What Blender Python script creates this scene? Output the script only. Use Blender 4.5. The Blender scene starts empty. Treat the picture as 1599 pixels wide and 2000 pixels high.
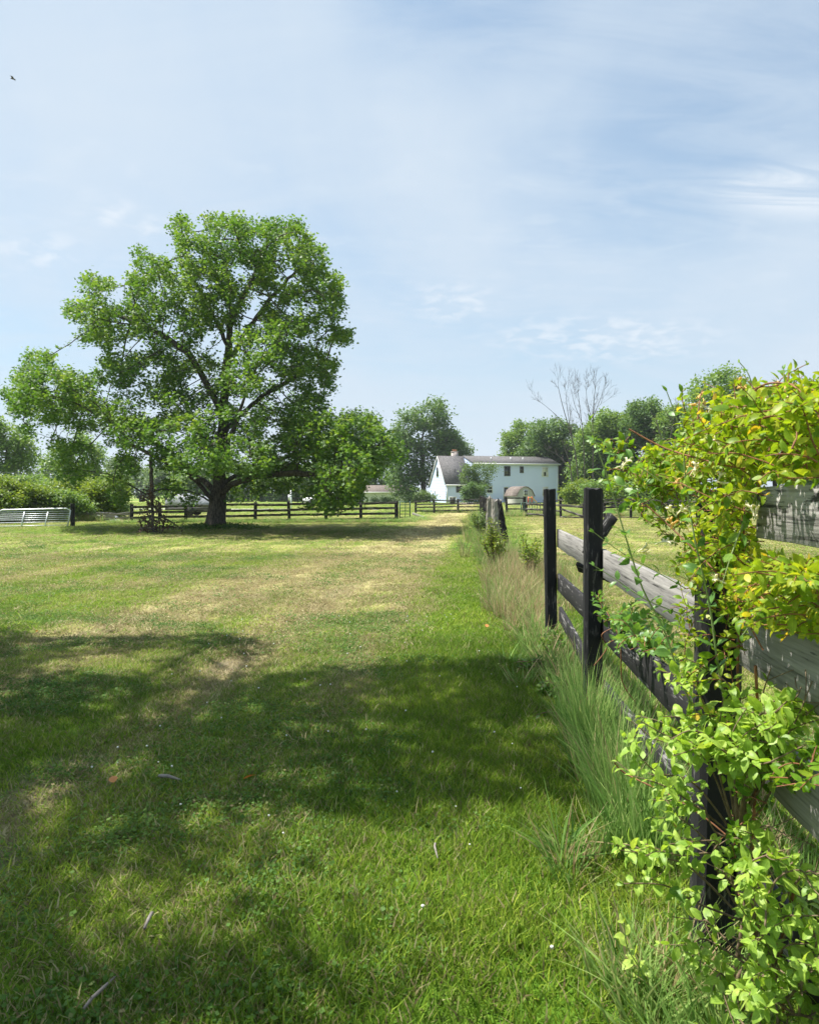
import bpy, math, random
import numpy as np
from mathutils import Vector, Matrix

S = bpy.context.scene
COL = S.collection
R = math.radians
FX = 1450.0; CX = 800.0; HY = 960.0; CH = 1.5     # focal length in photo pixels, principal column, horizon row, eye height

# ------------------------------------------------------------------ camera
cd = bpy.data.cameras.new('camera'); cam = bpy.data.objects.new('camera', cd); COL.objects.link(cam)
cam.location = (0, 0, CH); cam.rotation_euler = (R(90), 0, 0)
cd.sensor_fit = 'VERTICAL'; cd.sensor_height = 30.0; cd.lens = 30.0*FX/2000.0
cd.shift_y = -0.020; cd.clip_start = 0.05; cd.clip_end = 6000
cd.dof.use_dof = True; cd.dof.focus_distance = 9.0; cd.dof.aperture_fstop = 9.0
S.camera = cam

# ------------------------------------------------------------------ sun, sky, exposure
EL = R(62)
sun_h = Vector((-0.965, 0.262, 0)).normalized()
SUN = Vector((sun_h.x*math.cos(EL), sun_h.y*math.cos(EL), math.sin(EL)))
ld = bpy.data.lights.new('sun', 'SUN'); sun = bpy.data.objects.new('sun', ld); COL.objects.link(sun)
ld.energy = 5.0; ld.angle = R(0.55); ld.color = (1.0, 0.955, 0.88)
sun.rotation_euler = (-SUN).to_track_quat('-Z', 'Y').to_euler(); sun.location = (-20, 6, 30)
S.view_settings.view_transform = 'Standard'; S.view_settings.look = 'None'
S.view_settings.exposure = 1.05; S.view_settings.gamma = 1.0

def build_world():
    w = bpy.data.worlds.new('World'); S.world = w; w.use_nodes = True
    nt = w.node_tree; N = nt.nodes; L = nt.links; N.clear()
    def nd(t, **k):
        n = N.new(t)
        for a, b in k.items(): setattr(n, a, b)
        return n
    def mth(op, a, b=None, c=None, clamp=False):
        n = nd('ShaderNodeMath', operation=op); n.use_clamp = clamp
        for i, v in enumerate((a, b, c)):
            if v is None: continue
            if isinstance(v, (int, float)): n.inputs[i].default_value = v
            else: L.new(v, n.inputs[i])
        return n.outputs[0]
    out = nd('ShaderNodeOutputWorld'); bg = nd('ShaderNodeBackground')
    L.new(bg.outputs[0], out.inputs[0])
    sky = nd('ShaderNodeTexSky', sky_type='NISHITA'); sky.sun_disc = False
    sky.sun_elevation = EL; sky.sun_rotation = math.atan2(sun_h.x, sun_h.y)
    sky.air_density = 1.0; sky.dust_density = 1.6; sky.ozone_density = 1.3
    tc = nd('ShaderNodeTexCoord'); sep = nd('ShaderNodeSeparateXYZ'); L.new(tc.outputs['Generated'], sep.inputs[0])
    X, Y, Z = sep.outputs
    zc = mth('ADD', mth('MAXIMUM', Z, 0.0), 0.22)
    u = mth('DIVIDE', X, zc); v = mth('DIVIDE', Y, zc)
    cmb = nd('ShaderNodeCombineXYZ'); L.new(u, cmb.inputs[0]); L.new(v, cmb.inputs[1])
    def noise(scale, detail, rough, dist, vec, loc=(0, 0, 0), sc=(1, 1, 1), rot=0):
        mp = nd('ShaderNodeMapping'); mp.inputs['Location'].default_value = loc; mp.inputs['Scale'].default_value = sc
        mp.inputs['Rotation'].default_value = (0, 0, rot); L.new(vec, mp.inputs[0])
        n = nd('ShaderNodeTexNoise'); n.inputs['Scale'].default_value = scale; n.inputs['Detail'].default_value = detail
        n.inputs['Roughness'].default_value = rough; n.inputs['Distortion'].default_value = dist
        L.new(mp.outputs[0], n.inputs['Vector']); return n.outputs['Fac']
    def ramp(f, a, b, c=0.0, d=1.0):
        n = nd('ShaderNodeMapRange', interpolation_type='SMOOTHSTEP'); L.new(f, n.inputs[0])
        n.inputs[1].default_value = a; n.inputs[2].default_value = b; n.inputs[3].default_value = c; n.inputs[4].default_value = d
        return n.outputs[0]
    P = cmb.outputs[0]
    veil = ramp(noise(0.75, 6, 0.55, 0.6, P, (3.1, 1.7, 0), (1.0, 0.55, 1), R(28)), 0.30, 0.68, 0.30, 0.93)
    streak = ramp(noise(3.2, 7, 0.62, 0.9, P, (0.3, 5.2, 0), (0.55, 1.6, 1), R(-24)), 0.36, 0.74, 0.0, 0.42)
    puff = ramp(noise(9.0, 4, 0.5, 0.2, P, (1.3, 2.2, 0), (1.0, 1.5, 1)), 0.50, 0.75, 0.0, 0.22)
    # patches of denser cloud at given directions
    def patch(px, py, rx, rz, lo=0.0):
        ux = mth('DIVIDE', X, mth('MAXIMUM', Y, 0.05)); uz = mth('DIVIDE', Z, mth('MAXIMUM', Y, 0.05))
        a = mth('DIVIDE', mth('SUBTRACT', ux, (px-CX)/FX), rx/FX); b = mth('DIVIDE', mth('SUBTRACT', uz, (HY-py)/FX), rz/FX)
        d = mth('SQRT', mth('ADD', mth('MULTIPLY', a, a), mth('MULTIPLY', b, b)))
        return ramp(d, 1.0, 0.25)
    band = ramp(Z, 0.14, 0.28)
    band2 = ramp(Z, 0.52, 0.34)
    pz = mth('MULTIPLY', puff, mth('MULTIPLY', band, band2))
    wisp = mth('MULTIPLY', mth('MULTIPLY', patch(1560, 372, 250, 75), ramp(noise(6, 7, 0.65, 1.0, P, (0, 0, 0), (0.4, 1.6, 1), R(-12)), 0.32, 0.60)), 0.75)
    pf = ramp(noise(15, 4, 0.5, 0.3, P, (5, 3, 0)), 0.40, 0.68)
    puffs = mth('MAXIMUM', patch(215, 415, 75, 40), patch(290, 445, 70, 34))
    puffs = mth('MAXIMUM', puffs, patch(80, 490, 130, 50)); puffs = mth('MAXIMUM', puffs, patch(1180, 660, 330, 70))
    puffs = mth('MAXIMUM', puffs, patch(880, 590, 130, 60))
    puffs = mth('MULTIPLY', mth('MULTIPLY', puffs, pf), 0.55)
    blue = mth('SUBTRACT', 1.0, mth('MULTIPLY', mth('MAXIMUM', mth('MULTIPLY', patch(900, -60, 360, 330), 0.9), mth('MULTIPLY', patch(1330, 300, 330, 260), 0.55)), 0.6))
    low = mth('MAXIMUM', ramp(Z, 0.34, 0.02, 0.0, 0.75), mth('MULTIPLY', patch(60, 330, 800, 520), 0.5))
    veil = mth('MULTIPLY', veil, blue)
    c = mth('SUBTRACT', 1.0, mth('MULTIPLY', mth('SUBTRACT', 1.0, veil), mth('SUBTRACT', 1.0, streak)))
    for q in (pz, wisp, puffs, low):
        c = mth('SUBTRACT', 1.0, mth('MULTIPLY', mth('SUBTRACT', 1.0, c), mth('SUBTRACT', 1.0, q)))
    br = nd('ShaderNodeMix', data_type='RGBA'); L.new(mth('MAXIMUM', mth('MAXIMUM', wisp, puffs), mth('MULTIPLY', pz, 0.6)), br.inputs['Factor'])
    br.inputs[6].default_value = (4.15, 4.80, 5.50, 1); br.inputs[7].default_value = (5.6, 5.9, 6.2, 1)
    mix = nd('ShaderNodeMix', data_type='RGBA'); L.new(c, mix.inputs['Factor'])
    tn = nd('ShaderNodeMix', data_type='RGBA', blend_type='MULTIPLY'); tn.inputs['Factor'].default_value = 1; tn.inputs[7].default_value = (0.72, 1.0, 1.05, 1); L.new(sky.outputs[0], tn.inputs[6]); L.new(tn.outputs[2], mix.inputs[6]); L.new(br.outputs[2], mix.inputs[7])
    L.new(mix.outputs[2], bg.inputs[0]); bg.inputs[1].default_value = 0.080
build_world()
S.cycles.max_bounces = 8; S.cycles.diffuse_bounces = 3; S.cycles.transmission_bounces = 6; S.cycles.transparent_max_bounces = 8
S.cycles.sample_clamp_indirect = 6.0

# ------------------------------------------------------------------ helpers
rng = np.random.default_rng(7); random.seed(7)
def P(x, y, Y): return np.array(((x-CX)/FX*Y, Y, CH-(y-HY)/FX*Y))
def GP(x, y):
    Y = CH*FX/(y-HY); return np.array(((x-CX)/FX*Y, Y, 0.0))
def fence_x(Y): return 0.77+0.083*Y
def tag(o, label=None, cat=None, group=None, kind=None):
    if label: o['label'] = label
    if cat: o['category'] = cat
    if group: o['group'] = group
    if kind: o['kind'] = kind
    return o
def empty(name, loc, label, cat, group=None):
    o = bpy.data.objects.new(name, None); COL.objects.link(o); o.location = loc; o.empty_display_size = 0.2
    return tag(o, label, cat, group)
WMAT = {}
def link_mesh(name, me, mat, parent=None, mw=None):
    o = bpy.data.objects.new(name, me); COL.objects.link(o)
    if mat is not None:
        for m in (mat if isinstance(mat, (list, tuple)) else [mat]): me.materials.append(m)
    if mw is not None: o.matrix_world = mw
    if parent is not None:
        o.parent = parent; o.matrix_parent_inverse = Matrix.Identity(4)
        base = Matrix.Translation(parent.location) if parent.type == 'EMPTY' else WMAT.get(parent.name, Matrix.Identity(4))
        o.matrix_basis = base.inverted() @ (mw if mw is not None else Matrix.Identity(4))
    WMAT[o.name] = mw if mw is not None else Matrix.Identity(4)
    return o
def np_mesh(name, V, F, attrs=None, smooth=False):
    """V (n,3); F list of (m,k) arrays"""
    me = bpy.data.meshes.new(name)
    if not isinstance(F, list): F = [F]
    F = [f for f in F if len(f)]
    me.vertices.add(len(V)); me.vertices.foreach_set('co', np.ascontiguousarray(V, dtype=np.float32).ravel())
    loops = np.concatenate([f.ravel() for f in F]).astype(np.int32)
    tot = np.concatenate([np.full(len(f), f.shape[1]) for f in F]).astype(np.int32)
    st = np.concatenate([[0], np.cumsum(tot)[:-1]]).astype(np.int32)
    me.loops.add(len(loops)); me.loops.foreach_set('vertex_index', loops)
    me.polygons.add(len(tot)); me.polygons.foreach_set('loop_start', st); me.polygons.foreach_set('loop_total', tot)
    if smooth: me.polygons.foreach_set('use_smooth', np.ones(len(tot), dtype=bool))
    me.update(calc_edges=True)
    for k, a in (attrs or {}).items():
        at = me.attributes.new(k, 'FLOAT', 'POINT'); at.data.foreach_set('value', np.asarray(a, dtype=np.float32))
    return me
class MB:
    def __init__(s): s.v = []; s.f = {}; s.n = 0
    def add(s, V, F):
        V = np.asarray(V, float).reshape(-1, 3)
        for f in F: s.f.setdefault(len(f), []).append([i+s.n for i in f])
        s.v.append(V); s.n += len(V)
    def box(s, c, d, M=None):
        c = np.array(c, float); d = np.array(d, float)/2
        V = np.array([[x, y, z] for x in (-1, 1) for y in (-1, 1) for z in (-1, 1)])*d+c
        if M is not None: V = V @ np.array(M).T
        s.add(V, [(0, 1, 3, 2), (4, 6, 7, 5), (0, 4, 5, 1), (2, 3, 7, 6), (0, 2, 6, 4), (1, 5, 7, 3)])
    def quad(s, a, b, c, d): s.add([a, b, c, d], [(0, 1, 2, 3)])
    def tube(s, pts, r, k=8, cap=True):
        pts = np.asarray(pts, float); n = len(pts); r = np.broadcast_to(r, n)
        V = []; t0 = None
        for i in range(n):
            t = pts[min(i+1, n-1)]-pts[max(i-1, 0)]; t = t/(np.linalg.norm(t)+1e-9)
            if t0 is None:
                a = np.cross(t, (0, 0, 1) if abs(t[2]) < .9 else (1, 0, 0)); a /= np.linalg.norm(a)
            else:
                a = a-t*np.dot(a, t); a /= np.linalg.norm(a)+1e-9
            b = np.cross(t, a); t0 = t
            for j in range(k):
                th = 2*math.pi*j/k; V.append(pts[i]+r[i]*(a*math.cos(th)+b*math.sin(th)))
        F = [(i*k+j, i*k+(j+1) % k, (i+1)*k+(j+1) % k, (i+1)*k+j) for i in range(n-1) for j in range(k)]
        if cap: F += [tuple(range(k))[::-1], tuple((n-1)*k+j for j in range(k))]
        s.add(V, F)
    def build(s, name, mat, parent=None, smooth=False, mw=None):
        V = np.concatenate(s.v); F = [np.array(f) for f in s.f.values()]
        if mw is None and parent is None:
            pass
        return link_mesh(name, np_mesh(name, V, F, smooth=smooth), mat, parent, mw)

# smooth value noise in numpy
_tab = np.random.default_rng(99).random((256, 256))
def vnoise(x, y, seed=0):
    x = np.asarray(x, float)+seed*17.3; y = np.asarray(y, float)+seed*31.7
    xi = np.floor(x).astype(int); yi = np.floor(y).astype(int); fx = x-xi; fy = y-yi
    fx = fx*fx*(3-2*fx); fy = fy*fy*(3-2*fy)
    g = lambda a, b: _tab[a % 256, b % 256]
    return (g(xi, yi)*(1-fx)+g(xi+1, yi)*fx)*(1-fy)+(g(xi, yi+1)*(1-fx)+g(xi+1, yi+1)*fx)*fy
def fbm(x, y, seed=0, o=4):
    s = 0; a = .5; t = 0
    for i in range(o): s = s+a*vnoise(x*2**i, y*2**i, seed+i); t += a; a *= .5
    return s/t
def sstep(a, b, x): 
    t = np.clip((x-a)/(b-a), 0, 1); return t*t*(3-2*t)

# ------------------------------------------------------------------ materials
def mat_new(name):
    m = bpy.data.materials.new(name); m.use_nodes = True
    nt = m.node_tree; nt.nodes.clear()
    o = nt.nodes.new('ShaderNodeOutputMaterial'); return m, nt.nodes, nt.links, o
def ramp_node(N, stops, interp='LINEAR'):
    r = N.new('ShaderNodeValToRGB'); r.color_ramp.interpolation = interp
    e = r.color_ramp.elements
    while len(e) < len(stops): e.new(0.5)
    for i, (p, c) in enumerate(stops): e[i].position = p; e[i].color = (*c, 1)
    return r
def leaf_mat(name, stops, trans=0.4, rough=0.5, spec=0.3, attr='tint', detail=False, tcol=(1.25, 1.2, 0.55)):
    m, N, L, o = mat_new(name)
    at = N.new('ShaderNodeAttribute'); at.attribute_name = attr
    r = ramp_node(N, stops); L.new(at.outputs['Fac'], r.inputs[0])
    if detail:      # pale midrib, mottling and a few brown blemishes
        rb = N.new('ShaderNodeAttribute'); rb.attribute_name = 'rib'; tc = N.new('ShaderNodeTexCoord')
        n1 = N.new('ShaderNodeTexNoise'); n1.inputs['Scale'].default_value = 75; n1.inputs['Detail'].default_value = 4; L.new(tc.outputs['Object'], n1.inputs['Vector'])
        v1 = ramp_node(N, [(0.32, (0.70, 0.74, 0.70)), (0.62, (1.12, 1.10, 1.05))]); L.new(n1.outputs['Fac'], v1.inputs[0])
        v2 = ramp_node(N, [(0.0, (1.35, 1.30, 1.4)), (0.10, (0.92, 0.93, 0.9)), (0.6, (1, 1, 1)), (1.0, (1.08, 1.03, 0.9))]); L.new(rb.outputs['Fac'], v2.inputs[0])
        n3 = N.new('ShaderNodeTexNoise'); n3.inputs['Scale'].default_value = 33; n3.inputs['Detail'].default_value = 6; n3.inputs['Roughness'].default_value = .7; L.new(tc.outputs['Object'], n3.inputs['Vector'])
        v3 = ramp_node(N, [(0.66, (0, 0, 0)), (0.71, (1, 1, 1))]); L.new(n3.outputs['Fac'], v3.inputs[0])
        last = r.outputs[0]
        for v in (v1, v2):
            mm = N.new('ShaderNodeMix'); mm.data_type = 'RGBA'; mm.blend_type = 'MULTIPLY'; mm.inputs['Factor'].default_value = 1; L.new(last, mm.inputs[6]); L.new(v.outputs[0], mm.inputs[7]); last = mm.outputs[2]
        mb_ = N.new('ShaderNodeMix'); mb_.data_type = 'RGBA'; L.new(v3.outputs[0], mb_.inputs['Factor']); L.new(last, mb_.inputs[6]); mb_.inputs[7].default_value = (0.22, 0.13, 0.04, 1)
        class _O: outputs = [mb_.outputs[2]]
        r = _O
    p = N.new('ShaderNodeBsdfPrincipled'); p.inputs['Roughness'].default_value = rough; p.inputs['Specular IOR Level'].default_value = spec
    L.new(r.outputs[0], p.inputs['Base Color'])
    t = N.new('ShaderNodeBsdfTranslucent')
    mu = N.new('ShaderNodeMix'); mu.data_type = 'RGBA'; mu.blend_type = 'MULTIPLY'; mu.inputs['Factor'].default_value = 1
    L.new(r.outputs[0], mu.inputs[6]); mu.inputs[7].default_value = (*tcol, 1); L.new(mu.outputs[2], t.inputs[0])
    mx = N.new('ShaderNodeMixShader'); mx.inputs[0].default_value = trans
    L.new(p.outputs[0], mx.inputs[1]); L.new(t.outputs[0], mx.inputs[2]); L.new(mx.outputs[0], o.inputs[0])
    return m
def simple_mat(name, c1, c2, scale=8, rough=0.8, bump=0.2, stretch=(1, 1, 1), metal=0.0, c3=None, spec=0.3, detail=6, lo=0.35, hi=0.65):
    m, N, L, o = mat_new(name)
    tc = N.new('ShaderNodeTexCoord'); mp = N.new('ShaderNodeMapping'); mp.inputs['Scale'].default_value = stretch
    L.new(tc.outputs['Object'], mp.inputs[0])
    n = N.new('ShaderNodeTexNoise'); n.inputs['Scale'].default_value = scale; n.inputs['Detail'].default_value = detail
    n.inputs['Roughness'].default_value = 0.65; L.new(mp.outputs[0], n.inputs['Vector'])
    st = [(lo, c1), (hi, c2)] if c3 is None else [(lo, c1), ((lo+hi)/2, c2), (hi, c3)]
    r = ramp_node(N, st); L.new(n.outputs['Fac'], r.inputs[0])
    p = N.new('ShaderNodeBsdfPrincipled'); p.inputs['Roughness'].default_value = rough; p.inputs['Metallic'].default_value = metal
    p.inputs['Specular IOR Level'].default_value = spec
    L.new(r.outputs[0], p.inputs['Base Color'])
    if bump:
        b = N.new('ShaderNodeBump'); b.inputs['Strength'].default_value = bump; b.inputs['Distance'].default_value = 0.01
        L.new(n.outputs['Fac'], b.inputs['Height']); L.new(b.outputs[0], p.inputs['Normal'])
    L.new(p.outputs[0], o.inputs[0]); return m
def wood_mat(name, wood1, wood2, paint, cover, axis=0, scale=1.0):
    """weathered timber: long grain along the local axis, old paint left over 'cover' of it"""
    m, N, L, o = mat_new(name)
    tc = N.new('ShaderNodeTexCoord')
    info = N.new('ShaderNodeObjectInfo')
    off = N.new('ShaderNodeVectorMath'); off.operation = 'MULTIPLY_ADD'
    cmb = N.new('ShaderNodeCombineXYZ')
    for i in range(3): L.new(info.outputs['Random'], cmb.inputs[i])
    L.new(cmb.outputs[0], off.inputs[0]); off.inputs[1].default_value = (37, 53, 71); L.new(tc.outputs['Object'], off.inputs[2])
    def grain(s, st, det, dist=0.0):
        mp = N.new('ShaderNodeMapping'); sc = [st, st, st]; sc[axis] = 1.0; mp.inputs['Scale'].default_value = sc
        L.new(off.outputs[0], mp.inputs[0])
        n = N.new('ShaderNodeTexNoise'); n.inputs['Scale'].default_value = s*scale; n.inputs['Detail'].default_value = det
        n.inputs['Roughness'].default_value = 0.7; n.inputs['Distortion'].default_value = dist
        L.new(mp.outputs[0], n.inputs['Vector']); return n.outputs['Fac']
    g1 = grain(2.2, 28, 6, 0.3); g2 = grain(3.0, 4, 5, 0.4); g3 = grain(5.5, 11, 7)
    r1 = ramp_node(N, [(0.30, wood1), (0.62, wood2)]); L.new(g1, r1.inputs[0])
    # fine dark cracks
    rc = ramp_node(N, [(0.33, (0.15, 0.15, 0.15)), (0.42, (1, 1, 1))]); L.new(g1, rc.inputs[0])
    mc = N.new('ShaderNodeMix'); mc.data_type = 'RGBA'; mc.blend_type = 'MULTIPLY'; mc.inputs['Factor'].default_value = 0.85
    L.new(r1.outputs[0], mc.inputs[6]); L.new(rc.outputs[0], mc.inputs[7])
    ad = N.new('ShaderNodeMath'); ad.operation = 'ADD'; L.new(g2, ad.inputs[0]); L.new(g3, ad.inputs[1])
    rp = N.new('ShaderNodeMapRange'); rp.inputs[1].default_value = 1.30-0.6*cover; rp.inputs[2].default_value = 1.36-0.6*cover; L.new(ad.outputs[0], rp.inputs[0])
    mx = N.new('ShaderNodeMix'); mx.data_type = 'RGBA'; L.new(rp.outputs[0], mx.inputs['Factor'])
    L.new(mc.outputs[2], mx.inputs[6]); mx.inputs[7].default_value = (*paint, 1)
    # faint tonal drift
    g4 = grain(1.1, 1.5, 3); rd = ramp_node(N, [(0.3, (0.78, 0.78, 0.78)), (0.7, (1.12, 1.12, 1.12))]); L.new(g4, rd.inputs[0])
    m2 = N.new('ShaderNodeMix'); m2.data_type = 'RGBA'; m2.blend_type = 'MULTIPLY'; m2.inputs['Factor'].default_value = 1
    L.new(mx.outputs[2], m2.inputs[6]); L.new(rd.outputs[0], m2.inputs[7])
    p = N.new('ShaderNodeBsdfPrincipled'); p.inputs['Roughness'].default_value = 0.78; p.inputs['Specular IOR Level'].default_value = 0.25
    L.new(m2.outputs[2], p.inputs['Base Color'])
    b = N.new('ShaderNodeBump'); b.inputs['Strength'].default_value = 0.7; b.inputs['Distance'].default_value = 0.004
    L.new(g1, b.inputs['Height']); L.new(b.outputs[0], p.inputs['Normal']); L.new(p.outputs[0], o.inputs[0]); return m

M = {}
M['rail'] = wood_mat('grey_rail_wood', (0.13, 0.122, 0.115), (0.31, 0.295, 0.275), (0.05, 0.057, 0.055), 0.10)
M['rail_dark'] = wood_mat('dark_rail_wood', (0.10, 0.095, 0.09), (0.24, 0.23, 0.22), (0.022, 0.021, 0.022), 0.72)
M['board_old'] = wood_mat('old_board_wood', (0.10, 0.095, 0.09), (0.46, 0.44, 0.41), (0.045, 0.043, 0.042), 0.42)
M['post'] = wood_mat('black_post_wood', (0.035, 0.033, 0.032), (0.11, 0.105, 0.10), (0.014, 0.014, 0.015), 0.80, axis=2)
M['grey_post'] = wood_mat('grey_post_wood', (0.10, 0.09, 0.08), (0.33, 0.30, 0.27), (0.05, 0.045, 0.04), 0.1, axis=2)
M['far_rail'] = wood_mat('far_rail_wood', (0.10, 0.09, 0.085), (0.24, 0.22, 0.20), (0.03, 0.028, 0.028), 0.62, scale=0.5)
M['far_post'] = wood_mat('far_post_wood', (0.06, 0.055, 0.05), (0.14, 0.13, 0.12), (0.024, 0.022, 0.022), 0.85, axis=2, scale=0.5)
M['bark'] = simple_mat('bark', (0.028, 0.024, 0.020), (0.13, 0.115, 0.095), 7, 0.95, 1.0, (3, 3, 0.8), spec=0.1)
M['bark_far'] = simple_mat('bark_far', (0.05, 0.045, 0.04), (0.14, 0.125, 0.11), 3, 0.95, 0.3, (2, 2, 0.6), spec=0.1)
M['dead_wood'] = simple_mat('dead_wood', (0.16, 0.14, 0.125), (0.30, 0.27, 0.24), 4, 0.95, 0.2, spec=0.1)
M['dead_leaf'] = simple_mat('dead_leaf', (0.05, 0.035, 0.025), (0.13, 0.09, 0.06), 20, 0.9, 0, spec=0.1)
M['maple'] = leaf_mat('maple_leaf', [(0.0, (0.045, 0.115, 0.020)), (0.45, (0.092, 0.190, 0.030)), (0.85, (0.175, 0.275, 0.045)), (1.0, (0.26, 0.34, 0.06))], 0.44)
M['tree_dark'] = leaf_mat('dark_tree_leaf', [(0.0, (0.055, 0.115, 0.038)), (0.6, (0.11, 0.195, 0.06)), (1.0, (0.18, 0.27, 0.085))], 0.36)
M['tree_mid'] = leaf_mat('green_tree_leaf', [(0.0, (0.075, 0.15, 0.038)), (0.6, (0.15, 0.25, 0.06)), (1.0, (0.25, 0.34, 0.085))], 0.40)
M['tree_pale'] = leaf_mat('pale_tree_leaf', [(0.0, (0.07, 0.13, 0.04)), (0.6, (0.115, 0.185, 0.06)), (1.0, (0.18, 0.25, 0.09))], 0.40)
M['hedge'] = leaf_mat('hedge_leaf', [(0.0, (0.07, 0.14, 0.018)), (0.5, (0.15, 0.23, 0.028)), (1.0, (0.26, 0.31, 0.045))], 0.42)
M['vine'] = leaf_mat('honeysuckle_leaf', [(0.0, (0.06, 0.16, 0.015)), (0.35, (0.14, 0.28, 0.02)), (0.70, (0.27, 0.38, 0.025)), (0.92, (0.42, 0.46, 0.035)), (0.99, (0.60, 0.50, 0.05)), (1.0, (0.66, 0.46, 0.05))], 0.48, 0.45, 0.35, detail=True)
M['shoot'] = leaf_mat('shoot_leaf', [(0.0, (0.08, 0.20, 0.05)), (0.6, (0.15, 0.29, 0.06)), (1.0, (0.26, 0.40, 0.07))], 0.42, 0.4, 0.4, detail=True)
M['olive'] = leaf_mat('shrub_leaf', [(0.0, (0.14, 0.28, 0.04)), (0.6, (0.31, 0.48, 0.075)), (1.0, (0.46, 0.60, 0.13))], 0.48, 0.45, 0.35, detail=True)
M['weed'] = leaf_mat('weed_leaf', [(0.0, (0.04, 0.11, 0.018)), (0.6, (0.09, 0.19, 0.03)), (1.0, (0.18, 0.28, 0.05))], 0.4)
M['petal'] = leaf_mat('petal', [(0.0, (0.85, 0.82, 0.70)), (0.6, (0.88, 0.84, 0.66)), (1.0, (0.75, 0.50, 0.12))], 0.35)
M['stem_red'] = simple_mat('red_stem', (0.13, 0.05, 0.025), (0.30, 0.13, 0.06), 30, 0.6, 0.1)
M['stem_green'] = simple_mat('green_stem', (0.20, 0.26, 0.09), (0.32, 0.38, 0.17), 30, 0.6, 0.1)
M['stem_brown'] = simple_mat('brown_stem', (0.10, 0.07, 0.04), (0.24, 0.17, 0.11), 30, 0.8, 0.3)
M['shingle'] = simple_mat('grey_shingle', (0.075, 0.073, 0.075), (0.165, 0.16, 0.16), 5, 0.95, 0.3, spec=0.1)
M['shingle_brown'] = simple_mat('brown_shingle', (0.12, 0.10, 0.09), (0.21, 0.175, 0.155), 4, 0.95, 0.3, spec=0.1)
M['siding'] = simple_mat('blue_siding', (0.60, 0.68, 0.94), (0.64, 0.72, 0.96), 0.6, 0.55, 0, spec=0.3)
M['trim'] = simple_mat('white_trim', (0.72, 0.73, 0.73), (0.80, 0.80, 0.80), 2, 0.5, 0)
M['darktrim'] = simple_mat('dark_trim', (0.10, 0.10, 0.105), (0.14, 0.14, 0.15), 2, 0.5, 0)
M['cream'] = simple_mat('cream_siding', (0.60, 0.60, 0.53), (0.68, 0.68, 0.60), 1, 0.7, 0)
M['tan'] = simple_mat('tan_siding', (0.36, 0.35, 0.33), (0.42, 0.41, 0.385), 1, 0.7, 0)
M['brick'] = simple_mat('chimney_brick', (0.30, 0.24, 0.22), (0.52, 0.49, 0.47), 6, 0.9, 0.2)
M['copper'] = simple_mat('flue_cap', (0.42, 0.18, 0.10), (0.55, 0.26, 0.15), 4, 0.6, 0)
M['alu'] = simple_mat('galvanised_tube', (0.62, 0.64, 0.66), (0.76, 0.78, 0.80), 4, 0.38, 0, metal=0.35, spec=0.5)
M['green_gate'] = simple_mat('green_gate_paint', (0.02, 0.07, 0.05), (0.04, 0.11, 0.08), 4, 0.5, 0)
M['white_paint'] = simple_mat('white_paint', (0.74, 0.76, 0.78), (0.82, 0.83, 0.84), 3, 0.4, 0)
M['rubber'] = simple_mat('rubber', (0.02, 0.02, 0.02), (0.04, 0.04, 0.04), 5, 0.8, 0)
M['ac'] = simple_mat('dark_cabinet', (0.06, 0.06, 0.06), (0.10, 0.10, 0.10), 5, 0.7, 0)
M['orange'] = simple_mat('orange_plastic', (0.75, 0.34, 0.04), (0.80, 0.52, 0.08), 2, 0.45, 0)
M['red'] = simple_mat('red_plastic', (0.45, 0.04, 0.03), (0.5, 0.06, 0.04), 2, 0.45, 0)
M['blue'] = simple_mat('blue_plastic', (0.04, 0.08, 0.35), (0.05, 0.10, 0.42), 2, 0.45, 0)
M['stone'] = simple_mat('pale_stone', (0.42, 0.33, 0.30), (0.68, 0.60, 0.56), 3, 0.9, 0.2)
M['tarp'] = simple_mat('grey_tarp', (0.24, 0.26, 0.29), (0.33, 0.35, 0.38), 2, 0.6, 0.2)
M['curtain'] = simple_mat('curtain', (0.55, 0.55, 0.52), (0.65, 0.65, 0.62), 2, 0.8, 0)
def glass():
    m, N, L, o = mat_new('window_glass'); p = N.new('ShaderNodeBsdfPrincipled')
    p.inputs['Base Color'].default_value = (0.03, 0.035, 0.04, 1); p.inputs['Roughness'].default_value = 0.06
    p.inputs['Specular IOR Level'].default_value = 0.6; L.new(p.outputs[0], o.inputs[0]); return m
M['glass'] = glass()

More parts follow.
